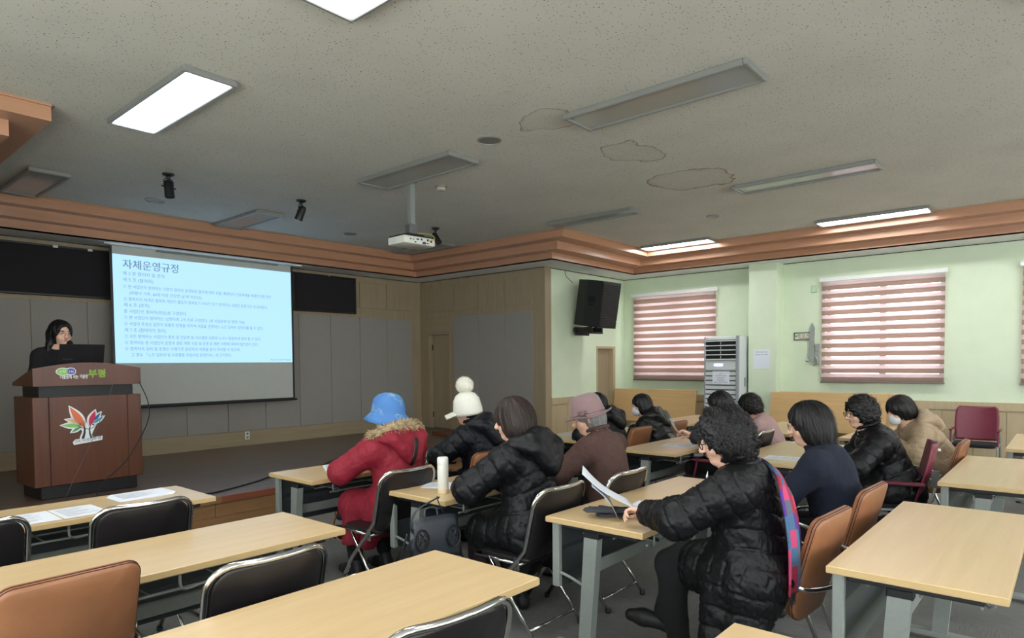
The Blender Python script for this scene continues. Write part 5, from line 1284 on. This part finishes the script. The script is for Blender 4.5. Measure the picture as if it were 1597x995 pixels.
    if g('mask'):
        mk = Field(np.array(H)-.2, np.array(H)+.2, .005); mk.ell(hp(0, .058, -.052), (.060*hs, .060*hs, .058*hs), rot=er); mk.ell(hp(0, .015, -.045), (.066, .05, .09), .006, rot=er, op='s')
        v, f = mk.mesh(); mo = add_obj('face_mask', v, f, MT['mask'], root)
        m = MB()
        for s_ in (-1, 1): m.tube([hp(s_*.055, .05, -.03), hp(s_*.072, .01, -.012), hp(s_*.084, -.02, .012), hp(s_*.083, -.028, -.02), hp(s_*.07, .01, -.06), hp(s_*.05, .045, -.085)], .0012, 5)
        m.build('ear_loop', MT['mask'], mo)
    root_info = dict(root=root, H=H, Hr=Hr, hp=hp, N=N, nd=nd, P=P, sp=sp, lat=lat, WL=WL_, WR=WR, SL=SL, SR=SR_, CH=CH_, hs=hs, er=er)
    return root_info
MT['trouser'] = fabric('black_trouser_cloth', rgb(12, 12, 15), 300, .15)
MT['blackshoe'] = mat('black_shoe', rgb(18, 18, 20), .6, nscale=30)
MT['fur'] = mat('beige_fur', rgb(178, 158, 124), .9, nscale=40, namt=.3)
def puffmat(name, c, rough=.5): return mat(name, c, rough, nscale=14, namt=.10, bump=.25, bscale=70, bdist=.006, spec=.3)
PM = {'black': puffmat('black_puffer_nylon', rgb(9, 10, 13), .5), 'navy': puffmat('blueblack_puffer_nylon', rgb(12, 15, 23), .48), 'red': puffmat('red_parka_cloth', rgb(128, 28, 44), .65),
      'olive': puffmat('dark_olive_leather', rgb(24, 26, 24), .3), 'beige': puffmat('beige_puffer_nylon', rgb(158, 138, 112), .5), 'navywool': fabric('navy_wool', rgb(16, 24, 42), 250, .18),
      'pink': fabric('dusty_pink_knit', rgb(176, 146, 144), 180, .12), 'grey': fabric('charcoal_cloth', rgb(40, 42, 46), 220, .2)}
k = NT('brown_tweed'); v = k.coords(); f1 = k.noise(k.coords((1, 1, 5)), 45, 4, .7); f2 = k.noise(v, 4, 3)
c = k.ramp(f1, [(.3, rgb(62, 38, 38)), (.7, rgb(96, 66, 60))]); c = k.mixc(f2, c, rgb(74, 62, 52)); k.link(c, k.b.inputs['Base Color']); mm = k.new('ShaderNodeMath', operation='MULTIPLY'); mm.inputs[1].default_value = .6; k.link(f2, mm.inputs[0]); k.link(mm.outputs[0], c.node.inputs[0])
k.b.inputs['Roughness'].default_value = .95; k.bump(f1, .4, .003); PM['tweed'] = k.m
# ------------------------------------------------------------------ the audience and the presenter
# 1 presenter behind the lectern
pr = person('presenter', 'presenter with long dark hair, glasses and black top standing behind the lectern', (2.02, 7.80, SH+.05), 180-18, stand=True, coat='thin', coat_mat=mat('black_knit_top', rgb(20, 20, 24), .9, nscale=30), garment='top',
    long=False, lean=6, yaw=30, pitch=8, headscale=1.06, hairstyle='long', hair='black', glasses='wire', skin='fair', hands=((-.12, .30, 1.06), (.12, .30, 1.06)), poleL=(-.4, -.4, -1), poleR=(.4, -.4, -1), shoulder=.15, collar=None, voxel=.006, near=True, bangs=None)
def bighat(info, prof, M_, name, label, tilt=0, n=40, wob=0.0, sx=.90):
    Mh = Matrix.Translation(info['H']) @ info['Hr'].to_4x4() @ Matrix.Translation((0, -.012, 0)) @ Matrix.Rotation(R(tilt), 4, 'X') @ Matrix.Diagonal((sx*1.05, 1.05, 1.05, 1))
    m = MB(); vs = []; fs = []
    for i, (r_, z) in enumerate(prof):
        for j in range(n):
            a = 2*PI*j/n; w_ = wob*math.sin(3*a+.5)*max(0, (r_-.11))/.05; vs.append(Mh @ Vector((r_*math.cos(a), r_*math.sin(a), z+w_)))
    for i in range(len(prof)-1):
        for j in range(n): fs.append((i*n+j, i*n+(j+1) % n, (i+1)*n+(j+1) % n, (i+1)*n+j))
    m.add(vs, fs); o = m.build(name, M_, info['root'], smooth='all', label=label); md = o.modifiers.new('s', 'SOLIDIFY'); md.thickness = .004; md.offset = 1
    return o, Mh
# 2 woman in the red parka
k = NT('blue_quilted_hat_cloth'); v = k.coords(); wv = k.new('ShaderNodeTexVoronoi'); wv.feature = 'DISTANCE_TO_EDGE'; wv.inputs['Scale'].default_value = 22; k.link(v, wv.inputs['Vector'])
nz = k.noise(v, 9, 2); c = k.ramp(wv.outputs['Distance'], [(0.0, rgb(150, 176, 170)), (.035, rgb(72, 122, 180)), (1, rgb(72, 122, 180))]); c2 = k.mixc(nz, c, rgb(66, 116, 176)); r2 = k.ramp(nz, [(.46, (0, 0, 0, 1)), (.5, (1, 1, 1, 1))]); k.link(r2, c2.node.inputs[0])
k.link(c2, k.b.inputs['Base Color']); k.b.inputs['Roughness'].default_value = .7; k.bump(wv.outputs['Distance'], .4, .01); MT['bluehat'] = k.m
rc = person('red', 'person in a red parka with fur trimmed hood and a blue quilted bucket hat', (2.90, 3.52, 0), 2, coat='puffer', coat_mat=PM['red'], puff=.004, pitch_q=.16, lean=10, yaw=12, pitch=4,
    hood=True, hoodw=1.25, fur=True, collar='hood', hairstyle='short', hairvol=.004, hair='black', hands=((-.13, .40, .765), (.18, .42, .765)), poleL=(-1.4, -.2, -.35), poleR=(1.2, -.2, -.4), shoulder=.185,
    longt=.92, tails=[((-.14, .32, .48), (-.17, .33, .28), .09, .075), ((-.02, .30, .48), (-.02, .30, .28), .09, .07), ((.12, .30, .48), (.12, .30, .30), .09, .07), ((-.15, .08, .48), (-.20, .12, .30), .09, .06), ((.12, -.06, .48), (.12, -.02, .40), .10, .08)], cutz=.25, strands=0)
bighat(rc, [(.001, .148), (.03, .146), (.07, .132), (.098, .105), (.110, .06), (.114, .018), (.117, .010), (.14, -.012), (.165, -.042)], MT['bluehat'], 'bucket_hat', 'blue quilted bucket hat with pale flower stitching', tilt=8, wob=.006)
hpR = rc['hp']
N_ = rc['N']
sv = [Vector((-.02, -.175, 1.02)), Vector((-.02, -.180, .955)), Vector((-.03, -.172, .89)), Vector((-.045, -.150, .835))]
MB().tube(sv, .0045, 8, flat=4).build('hood_strap', MT['black'], rc['root'], smooth='all')
# 3 white pompom cap
wc = person('white', 'person in a dark puffer coat and white cap with a fluffy pompom', (3.84, 3.58, 0), 10, coat='puffer', coat_mat=PM['navy'], lean=14, yaw=30, pitch=14, hairstyle='short', hairvol=.003, hair='black', skin='fair',
    hands=((-.13, .44, .765), (.12, .40, .765)), poleL=(-1.3, -.3, -.5), hood=True, hoodw=.85, collar='high', strands=0, pitch_q=.085)
MT['whiteknit'] = mat('white_knit', rgb(224, 224, 212), .95, nscale=90, namt=.05, bump=.6, bscale=140)
o, Mh = bighat(wc, [(.001, .135), (.04, .130), (.075, .110), (.098, .075), (.106, .03), (.110, .005), (.111, -.03), (.106, -.048)], MT['whiteknit'], 'cap', 'white baseball style cap with knitted band', tilt=6)
MB().grid(lambda u, v_: Mh @ Vector(((u-.5)*.17*(1-.35*v_**2), .085+.015*math.cos((u-.5)*PI)+v_*.085, .0-v_*.025-.03*(2*u-1)**2)), 10, 5).build('cap_brim', MT['whiteknit'], o, smooth='all').modifiers.new('s', 'SOLIDIFY').thickness = .006
pb = Field((-.1,)*3, (.1,)*3, .006); pb.ell((0, 0, 0), (.064, .064, .064)); v, f = pb.mesh(); pc = Mh @ Vector((0, -.005, .185)); v = v+np.array(pc)
n_ = vnormals(v, f); po = add_obj('pompom', v, f, mat('white_fluff', rgb(226, 224, 212), .95, nscale=40, namt=.05), o)
rs = np.random.RandomState(3); tv = []; tf = []
for i in rs.choice(len(v), 2600):
    d = n_[i]+rs.normal(size=3)*.35; d /= np.linalg.norm(d); L_ = rs.uniform(.008, .018); s1 = np.cross(d, rs.normal(size=3)); s1 /= np.linalg.norm(s1); o_ = len(tv); tv += [v[i]-s1*.0011, v[i]+s1*.0011, v[i]+d*L_*.6+s1*.0005, v[i]+d*L_]; tf.append([o_, o_+1, o_+2, o_+3])
add_obj('pompom_hairs', np.array(tv), np.array(tf), po.data.materials[0], po)['kind'] = 'stuff'
# 4 brown bob, black puffer with hood
bb = person('bob', 'person with a dark brown bob in a long black hooded puffer coat', (2.94, 2.38, 0), 4, legs=[((-.09, .02, .53), (-.10, .34, .51), (-.12, .30, .10)), ((.09, .02, .53), (.10, .34, .51), (.12, .20, .10))], coat='puffer', coat_mat=PM['black'], pelvis=.57, lean=8, boblow=-.05, yaw=22, pitch=12, hair='brown', hairstyle='bob', hairvol=.022, hood=True, hoodw=1.05,
    collar='hood', skin='fair', hands=((-.16, .42, .77), (.12, .40, .77)), poleL=(-1.2, -.4, -.35), shoulder=.185, cutz=.30, tails=[((-.1, -.05, .48), (-.13, -.02, .36), .11, .08), ((.12, -.05, .48), (.14, -.02, .36), .11, .08)], near=True, strands=1500, chevron=.35, pitch_q=.09,
    trouser_mat=mat('maroon_trousers', rgb(40, 20, 27), .9, nscale=20), longt=.85)
# 5 mauve felt hat, brown tweed jacket
ht = person('hat', 'older person in a mauve felt hat with a fur flower and brown tweed jacket', (3.80, 2.38, 0), 4, coat='wool', coat_mat=PM['tweed'], garment='jacket', lean=12, yaw=30, pitch=20, hair='grey', hairstyle='short', hairvol=.010, collar='high',
    hands=((-.18, .40, .77), (.1, .38, .77)), poleL=(-1.2, -.3, -.5), shoulder=.185, long=False, near=True, strands=0, skin='fair')
MT['felt'] = fabric('mauve_felt', rgb(134, 110, 110), 260, .08, sheen=.2)
o, Mh = bighat(ht, [(.001, .150), (.045, .148), (.075, .138), (.094, .115), (.104, .07), (.110, .03), (.115, .012), (.135, .004), (.158, .004), (.162, .012)], MT['felt'], 'felt_hat', 'mauve felt hat with a fur pompom flower and ribbon', tilt=5, wob=.01)
MB().tube([Mh @ Vector((.1125*math.cos(a), .1125*math.sin(a), .028)) for a in np.linspace(0, 2*PI, 33)[:-1]], .009, 6, close=True, flat=.5).build('hat_band', MT['felt'], o, smooth='all')
a0 = R(165); pc = Mh @ Vector((.122*math.cos(a0), .122*math.sin(a0), .036)); pb = Field((-.05,)*3, (.05,)*3, .005); pb.ell((0, 0, 0), (.02, .02, .02)); v, f = pb.mesh(); n_ = vnormals(v, f); v = v*1.0+np.array(pc)+n_*(snoise(v, 260, 2)*.004)[:, None]
add_obj('fur_flower', v, f, mat('mauve_fur', rgb(120, 98, 98), .95, nscale=80, namt=.2), o)
m = MB()
for s_ in (-1, 1):
    aa = a0+s_*.22; m.tube([pc, Mh @ Vector((.126*math.cos(aa), .126*math.sin(aa), .05)), Mh @ Vector((.128*math.cos(a0+s_*.3), .128*math.sin(a0+s_*.3), .03)), pc, Mh @ Vector((.13*math.cos(a0+s_*.2), .13*math.sin(a0+s_*.2), .006))], .0025, 5)
m.build('ribbon', mat('dark_ribbon', rgb(60, 40, 44), .7, nscale=10), o)
# 6, 7 back row
person('hood', 'person with black hair in a black hooded coat behind the mauve hat', (5.94, 3.62, 0), 4, coat='puffer', coat_mat=PM['black'], pelvis=.50, puff=.006, lean=26, yaw=10, pitch=14, hood=True, hoodw=1.1, collar='hood', hairstyle='bob', hairvol=.014, hands=((-.2, .36, .77), (.1, .36, .77)), poleL=(-1.3, -.2, -.3), voxel=.009, cvox=.011, strands=200)
person('leather', 'masked person with black hair in a glossy dark olive puffer jacket', (6.54, 3.36, 0), 8, pelvis=.49, coat='puffer', coat_mat=PM['olive'], lean=32, yaw=35, pitch=12, hood=True, hoodw=1.0, collar='hood', hairstyle='bob', hairvol=.014, mask=True, skin='fair', hands=((-.14, .36, .77), (.1, .36, .77)), voxel=.009, cvox=.011, strands=200, pitch_q=.10, puff=.018)
# 8, 9 middle distance
cp = person('cap', 'person with a smooth black bob in dark grey holding up a white sheet', (5.98, 2.36, 0), 20, pelvis=.50, coat='thin', coat_mat=PM['grey'], garment='top', lean=13, yaw=12, pitch=14, hairstyle='bob', hairvol=.022, hair='black', collar='stand', skin='fair',
    hands=((-.40, .40, .86), (.06, .42, .77)), poleL=(-.9, -.5, -.8), grip=('hold', 'flat'), long=False, voxel=.008, strands=200, shoulder=.175)
person('pink', 'person with short curly black hair in a dusty pink sweater', (6.82, 2.28, 0), 6, pelvis=.49, coat='thin', coat_mat=PM['pink'], garment='sweater', lean=26, yaw=10, pitch=20, hairstyle='curly', hairvol=.018, collar=None, hands=((-.12, .38, .77), (.14, .38, .77)), long=False, voxel=.009, skin='warm', strands=400, shoulder=.18)
# 10 foreground woman
CL = [((-.09, .02, .545), (.05, .33, .58), (.02, .43, .28)), ((.09, .02, .53), (.02, .40, .53), (.0, .34, .10))]
cw = person('curly', 'curly haired person writing in a long black puffer coat under the checked scarf', (2.91, 1.08, 0), 6, coat='puffer', coat_mat=PM['black'], pelvis=.565, lean=7, yaw=26, pitch=20, hairstyle='curly', hair='salt', hairvol=.026, collar='high', glasses='dark', skin='fair',
    hands=((-.11, .46, .80), (.11, .44, .78)), grip=('hold', 'curl'), handdir=((-.2, .9, .1), (-.85, .5, -.1)), poleL=(-1.2, -.2, -.55), poleR=(1.1, -.1, -.7), shoulder=.172, legs=CL, footdir=((-.12, .95, .15), (0, 1, 0)), near=True, voxel=.0055, cvox=.007, strands=4200, chevron=-.45, pitch_q=.085, puff=.014,
    cutz=.14, longt=.62, boot=.09, cuff=.97, tails=[((-.12, .0, .48), (-.19, .03, .24), .10, .06), ((-.12, .12, .5), (-.20, .14, .20), .08, .05), ((-.10, -.06, .48), (-.16, -.03, .28), .08, .05)])
m = MB(); fl = Vector(CL[0][2]); fl_d = Vector((-.85, .45, -.30)).normalized()
m.lathe([(.001, 0), (.009, 0), (.009, .003), (.001, .004)], 12, M=Matrix.Translation(fl+Vector((-.052, -.055, -.055))) @ Matrix.Rotation(R(70), 4, 'X')); m.build('shoe_button', mat('gold_button', rgb(190, 160, 90), .3, metal=.8), cw['root'])
# 11 navy
nv = person('navy', 'person with a smooth black bob and glasses in a navy wool jacket', (4.04, .98, 0), 2, coat='wool', coat_mat=PM['navywool'], garment='jacket', lean=16, yaw=20, pitch=12, hairstyle='bob', hairvol=.024, hair='black', glasses='wire', collar='stand', skin='fair',
    hands=((-.02, .40, .77), (.16, .42, .77)), poleL=(-1.1, -.3, -.6), shoulder=.185, near=True, strands=1500, long=False, voxel=.007, headscale=1.02)
# 12, 13
pf_ = person('puffer', 'person with wavy black hair and dark glasses in a black puffer coat at the right', (5.62, 1.0, 0), 24, coat='puffer', coat_mat=PM['black'], lean=24, yaw=14, pitch=12, hairstyle='curly', hairvol=.020, hair='black', glasses='dark', collar='high', skin='fair', hands=((-.12, .50, .77), (.14, .45, .77)),
    poleL=(-1.0, -.3, -.5), shoulder=.185, pitch_q=.08, strands=500, tails=[((.1, -.05, .48), (.12, -.05, .36), .11, .09), ((-.1, -.05, .48), (-.12, -.05, .36), .11, .09)])
bg = person('beige', 'masked person with short black hair in a beige hooded puffer coat', (6.86, .86, 0), 24, coat='puffer', coat_mat=PM['beige'], lean=34, yaw=10, pitch=24, hairstyle='short', hairvol=.022, hair='black', mask=True, collar='hood', hood=True, hoodw=1.05, skin='fair', hands=((-.14, .42, .77), (.12, .42, .77)), pitch_q=.11, puff=.016, strands=500, poleR=(1.1, -.3, -.6))
# plaid scarf hanging down the back of the foreground woman
k = NT('plaid_scarf_wool'); tc = k.new('ShaderNodeTexCoord'); mp = k.new('ShaderNodeMapping'); mp.inputs['Scale'].default_value = (5, 13, 1); k.link(tc.outputs['UV'], mp.inputs['Vector'])
fl_ = k.new('ShaderNodeVectorMath', operation='FLOOR'); k.link(mp.outputs['Vector'], fl_.inputs[0]); wn_ = k.new('ShaderNodeTexWhiteNoise'); k.link(fl_.outputs[0], wn_.inputs['Vector'])
cr = k.new('ShaderNodeValToRGB'); cr.color_ramp.interpolation = 'CONSTANT'; e = cr.color_ramp.elements
pal = [(0, rgb(70, 104, 138)), (.22, rgb(190, 66, 110)), (.40, rgb(92, 96, 112)), (.58, rgb(150, 40, 62)), (.74, rgb(84, 50, 132)), (.88, rgb(70, 104, 138))]
while len(e) < len(pal): e.new(.5)
for el, (p_, c_) in zip(e, pal): el.position = p_; el.color = c_
k.link(wn_.outputs['Value'], cr.inputs['Fac']); k.link(cr.outputs['Color'], k.b.inputs['Base Color']); k.b.inputs['Roughness'].default_value = .95; k.bump(k.noise(k.coords(), 300, 2), .4, .002)
MT['scarf'] = k.m
Wm = cw['root'].matrix_basis.copy()
def scarf_mesh(path, widths, nx=8):
    """path: world points with side vectors; a folded woollen band"""
    me = bpy.data.meshes.new('scarf'); vs = []; fs = []; uv = []
    n = len(path)
    for i, (p, sd) in enumerate(path):
        for j in range(nx+1):
            a = j/nx-.5; q = Vector(p)+Vector(sd).normalized()*a*widths[i]; q += Vector((0, -.012*math.cos(a*9), .0)); vs.append(q); uv.append((a+.5, 1-i/(n-1)))
    for i in range(n-1):
        for j in range(nx): fs.append((i*(nx+1)+j, i*(nx+1)+j+1, (i+1)*(nx+1)+j+1, (i+1)*(nx+1)+j))
    me.from_pydata(vs, [], fs); ul = me.uv_layers.new(name='uv')
    for pl in me.polygons:
        for li, vi in zip(pl.loop_indices, pl.vertices): ul.data[li].uv = uv[vi]
        pl.use_smooth = True
    me.materials.append(MT['scarf']); return me
SP = []
Hh_ = Wm @ cw['N'].to_4d() if False else None
def W(info, p):
    a = info['root'].rotation_euler.z; L = info['root'].location; c_, s_ = math.cos(a), math.sin(a); p = Vector(p)
    return Vector((L.x+c_*p.x-s_*p.y, L.y+s_*p.x+c_*p.y, L.z+p.z))
nk = cw['N']; lt = cw['lat']
path = [(W(cw, nk+Vector((.03, .09, -.01))), (1, .2, 0)), (W(cw, nk+Vector((.09, .05, .045))), (.3, .95, 0)), (W(cw, nk+Vector((.135, -.03, .045))), (.5, .85, 0)), (Vector((2.93, 1.00, 1.03)), (.8, .55, 0)), (Vector((2.85, .925, .955)), (1, .15, 0)),
        (Vector((2.83, .895, .87)), (1, .1, 0)), (Vector((2.85, .885, .757)), (1, .1, 0)), (Vector((2.90, .895, .62)), (1, .1, 0)), (Vector((2.93, .905, .52)), (1, .1, 0))]
wd = [.07, .07, .085, .12, .16, .185, .205, .225, .235]
# resample smoothly
pp = bez([p for p, _ in path], 6); ss = bez([Vector(s).normalized() for _, s in path], 6); ww_ = [wd[min(int(i/6), 8)]*(1-(i/6 % 1))+wd[min(int(i/6)+1, 8)]*(i/6 % 1) for i in range(len(pp))]
so = bpy.data.objects.new('scarf', scarf_mesh(list(zip(pp, ss)), ww_)); C.objects.link(so); md = so.modifiers.new('s', 'SOLIDIFY'); md.thickness = .009
tag(so, 'checked scarf in pink, blue and purple hanging down the back of the foreground person', 'scarf')
m = MB(); e0, es = pp[-1], ss[-1]
for i in range(22):
    q = e0+es*(i/21-.5)*.22; m.tube([q, q+Vector((random.uniform(-.004, .004), random.uniform(-.004, .004), -.025)), q+Vector((random.uniform(-.01, .01), random.uniform(-.01, .01), -.05))], .0014, 4)
m.build('fringe', mat('dark_fringe', rgb(30, 32, 44), .9, nscale=10), so)['kind'] = 'stuff'
# ---- sheets held up
def curved_sheet(a, b, c, d, bend, label, nx=8, ny=10):
    """a b top edge, d c bottom edge (world points)"""
    a, b, c, d = map(Vector, (a, b, c, d)); nrm = (b-a).cross(d-a).normalized()
    m = MB().grid(lambda u, v: a.lerp(b, u).lerp(d.lerp(c, u), v)+nrm*bend*math.sin(PI*v), nx, ny)
    o = m.build('paper_sheet', MT['paper'], smooth='all'); o.modifiers.new('s', 'SOLIDIFY').thickness = .0006
    return tag(o, label, 'paper', 'printed handouts')
hw = W(cw, cw['WL'])
curved_sheet((2.66, 1.84, .965), (2.84, 1.96, .975), (2.98, 1.78, .80), (2.84, 1.64, .79), .02, 'white printed sheet raised in the left hand of the foreground person')
curved_sheet((2.70, 1.81, .90), (2.88, 1.93, .90), (2.94, 1.82, .722), (2.78, 1.70, .722), -.02, 'second white sheet standing on the table behind the raised one')
rsheet(3.22, 1.72, .2, 'sheet under the writing hand of the foreground person')
hq = W(cp, cp['WL'])
curved_sheet((hq.x-.27, hq.y+.04, hq.z+.15), (hq.x-.10, hq.y+.16, hq.z+.15), (hq.x+.06, hq.y+.12, hq.z-.02), (hq.x-.06, hq.y+.02, hq.z-.02), .02, 'white sheet held up by the person in dark grey')
curved_sheet((3.34, 1.50, .90), (3.50, 1.56, .90), (3.56, 1.54, .73), (3.38, 1.46, .73), .015, 'white sheet edge between the foreground person and the navy jacket')
# pen in the writing hand
hr = W(cw, cw['WR']+Vector((-.07, .05, .0)))
pn = thing('pen', 'blue pen in the writing hand of the foreground person', 'pen', hr)
Mp = Matrix.Rotation(R(-62), 4, 'Y') @ Matrix.Rotation(R(20), 4, 'X')
MB().lathe([(.001, -.07), (.003, -.062), (.0045, -.05), (.0045, .07), (.001, .072)], 10, M=Mp).build('barrel', mat('blue_pen', rgb(36, 110, 190), .3, nscale=10), pn, smooth=True)
MB().lathe([(.0055, .035), (.0058, .072), (.002, .078)], 10, M=Mp).build('cap', mat('blue_pen_cap', rgb(24, 84, 170), .3, nscale=10), pn, smooth=True)
# ---- grey gloves on the table
gm2 = fabric('grey_fleece', rgb(62, 64, 70), 250, .15)
def glove(x, y, z, ang, label):
    F_ = Field((-.17, -.09, -.03), (.17, .12, .06), .004)
    for q in np.linspace(-.03, .03, 4): F_.cap((-.02, q, 0), (.045, q*.9, 0), .016, .015, .012)
    for q, L_ in ((-.034, .065), (-.012, .08), (.011, .078), (.033, .062)): F_.cap((-.02, q, .0), (-.02-L_, q*1.25, -.002), .0115, .010, .004)
    F_.cap((.01, .035, .002), (-.03, .075, .0), .013, .010, .006)
    F_.cap((.05, -.012, 0), (.14, -.01, .0), .020, .024, .015); F_.cap((.05, .014, 0), (.14, .014, .0), .020, .024, .015)
    F_.plane((0, 0, -.011), (0, 0, -1), .003)
    v, f = F_.mesh(); n_ = vnormals(v, f); v[:, 2] = -.011+(v[:, 2]+.011)*.75; v = v+n_*(snoise(v, 45, 3)*.0015)[:, None]
    t = thing('glove', label, 'glove', (x, y, z), ang, 'pair of grey gloves'); add_obj('glove_body', v, f, gm2, t); return t
glv = glove(2.83, 1.82, .7325, R(-62), 'grey fleece glove on the table corner, the upper one of the pair')
MB().prism([(.0, .0), (.012, -.006), (.045, .006), (.014, .0)], .001, Matrix.Translation((.075, -.004, .0185))).build('logo', MT['white'], glv)
glove(2.90, 1.79, .7315, R(-55), 'grey fleece glove on the table corner, the lower one of the pair').location.z = .7325
glv.location.z = .762
# ---- black leather bag hanging by its strap from the table corner
bag = thing('handbag', 'black leather bag with embossed flap hanging from the corner of the tumbler table', 'bag', (2.46, 2.73, .355), R(-16))
bm_ = mat('black_bag_leather', rgb(34, 40, 48), .35, nscale=40, bump=.15, bscale=200)
F_ = Field((-.22, -.14, -.04), (.22, .14, .40), .007)
for z_, w_, d_ in ((.05, .15, .055), (.14, .145, .05), (.25, .13, .035)): F_.cap((-w_+d_, 0, z_), (w_-d_, 0, z_), d_, d_, .05)
v, f = F_.mesh(); n_ = vnormals(v, f); v = v+n_*(snoise(v, 14, 5)*.002)[:, None]; add_obj('bag_body', v, f, bm_, bag)
fl2 = MB().grid(lambda u, v_: Vector(((u-.5)*(.27+.03*v_), -.060-.018*v_-.008*math.sin(PI*v_), .30-.215*v_+(-.018*(2*u-1)**6)+(.02 if v_ == 0 else 0))), 14, 8)
fo = fl2.build('flap', bm_, bag, smooth='all'); fo.modifiers.new('s', 'SOLIDIFY').thickness = .006
fe = mat('embossed_black', rgb(8, 9, 11), .5, nscale=20)
for sx_ in (-.095, .095):
    m = MB(); yv = lambda z_: -.066-.018*(.30-z_)/.215-.009*math.sin(PI*min(1, max(0, (.30-z_)/.215)))
    def ringp(r_, a): z_ = .195+r_*1.25*math.sin(a); return (sx_+r_*.9*math.cos(a), yv(z_)-.001, z_)
    m.tube([ringp(.048, a) for a in np.linspace(0, 2*PI, 25)[:-1]], .0032, 5, close=True).tube([ringp(.042, a) for a in np.linspace(0, 2*PI, 25)[:-1]], .0022, 5, close=True)
    for q in ([(-.02, .03), (-.022, .0), (.0, -.005), (-.018, -.03)], [(.02, .035), (.008, .01), (.024, -.005), (.018, -.035)], [(-.012, .04), (.006, .022), (-.006, .008)]):
        m.tube([(sx_+a, yv(.195+b_)-.001, .195+b_) for a, b_ in q], .0032, 5)
    m.build('embossed_emblem', fe, fo)
MB().bbox(-.022, .022, -.090, -.080, .105, .116, .001).build('metal_badge', MT['steel'], fo)
MB().tube(bez([(-.04, 0, .30), (-.03, .01, .345), (.03, .01, .345), (.04, 0, .30)], 6), .007, 6).build('top_handle', bm_, bag, smooth='all')
for s_ in (-1, 1): MB().tube(bez([(s_*.12, .02, .26), (s_*.075, .03, .34), (.06, .045, .392), (.075, .06, .388)], 6), .008, 6, flat=.5).tube(bez([(s_*.145, .01, .22), (s_*.175, .02, .1), (s_*.15, .02, .0)], 6), .008, 6, flat=.5).build('strap', bm_, bag, smooth='all')
# brown shoulder bag at the left of the red parka
bg2 = thing('shoulder_bag', 'brown and black shoulder bag beside the red parka', 'bag', (2.76, 3.95, .24), R(-70))
F_ = Field((-.2, -.12, -.02), (.2, .12, .32), .008); F_.cap((-.10, 0, .06), (.10, 0, .06), .05, .05, .03); F_.cap((-.07, 0, .19), (.07, 0, .19), .04, .04, .06)
v, f = F_.mesh(); add_obj('bag_body', v, f, mat('black_bag_cloth', rgb(24, 22, 24), .7, nscale=20), bg2)
MB().tube(bez([(-.06, -.045, .22), (-.09, -.055, .12), (-.05, -.06, .03), (.05, -.06, .03), (.09, -.055, .12), (.06, -.045, .22)], 6), .012, 6, flat=.4).build('brown_handle', MT['leather'], bg2, smooth='all')
flush_text()
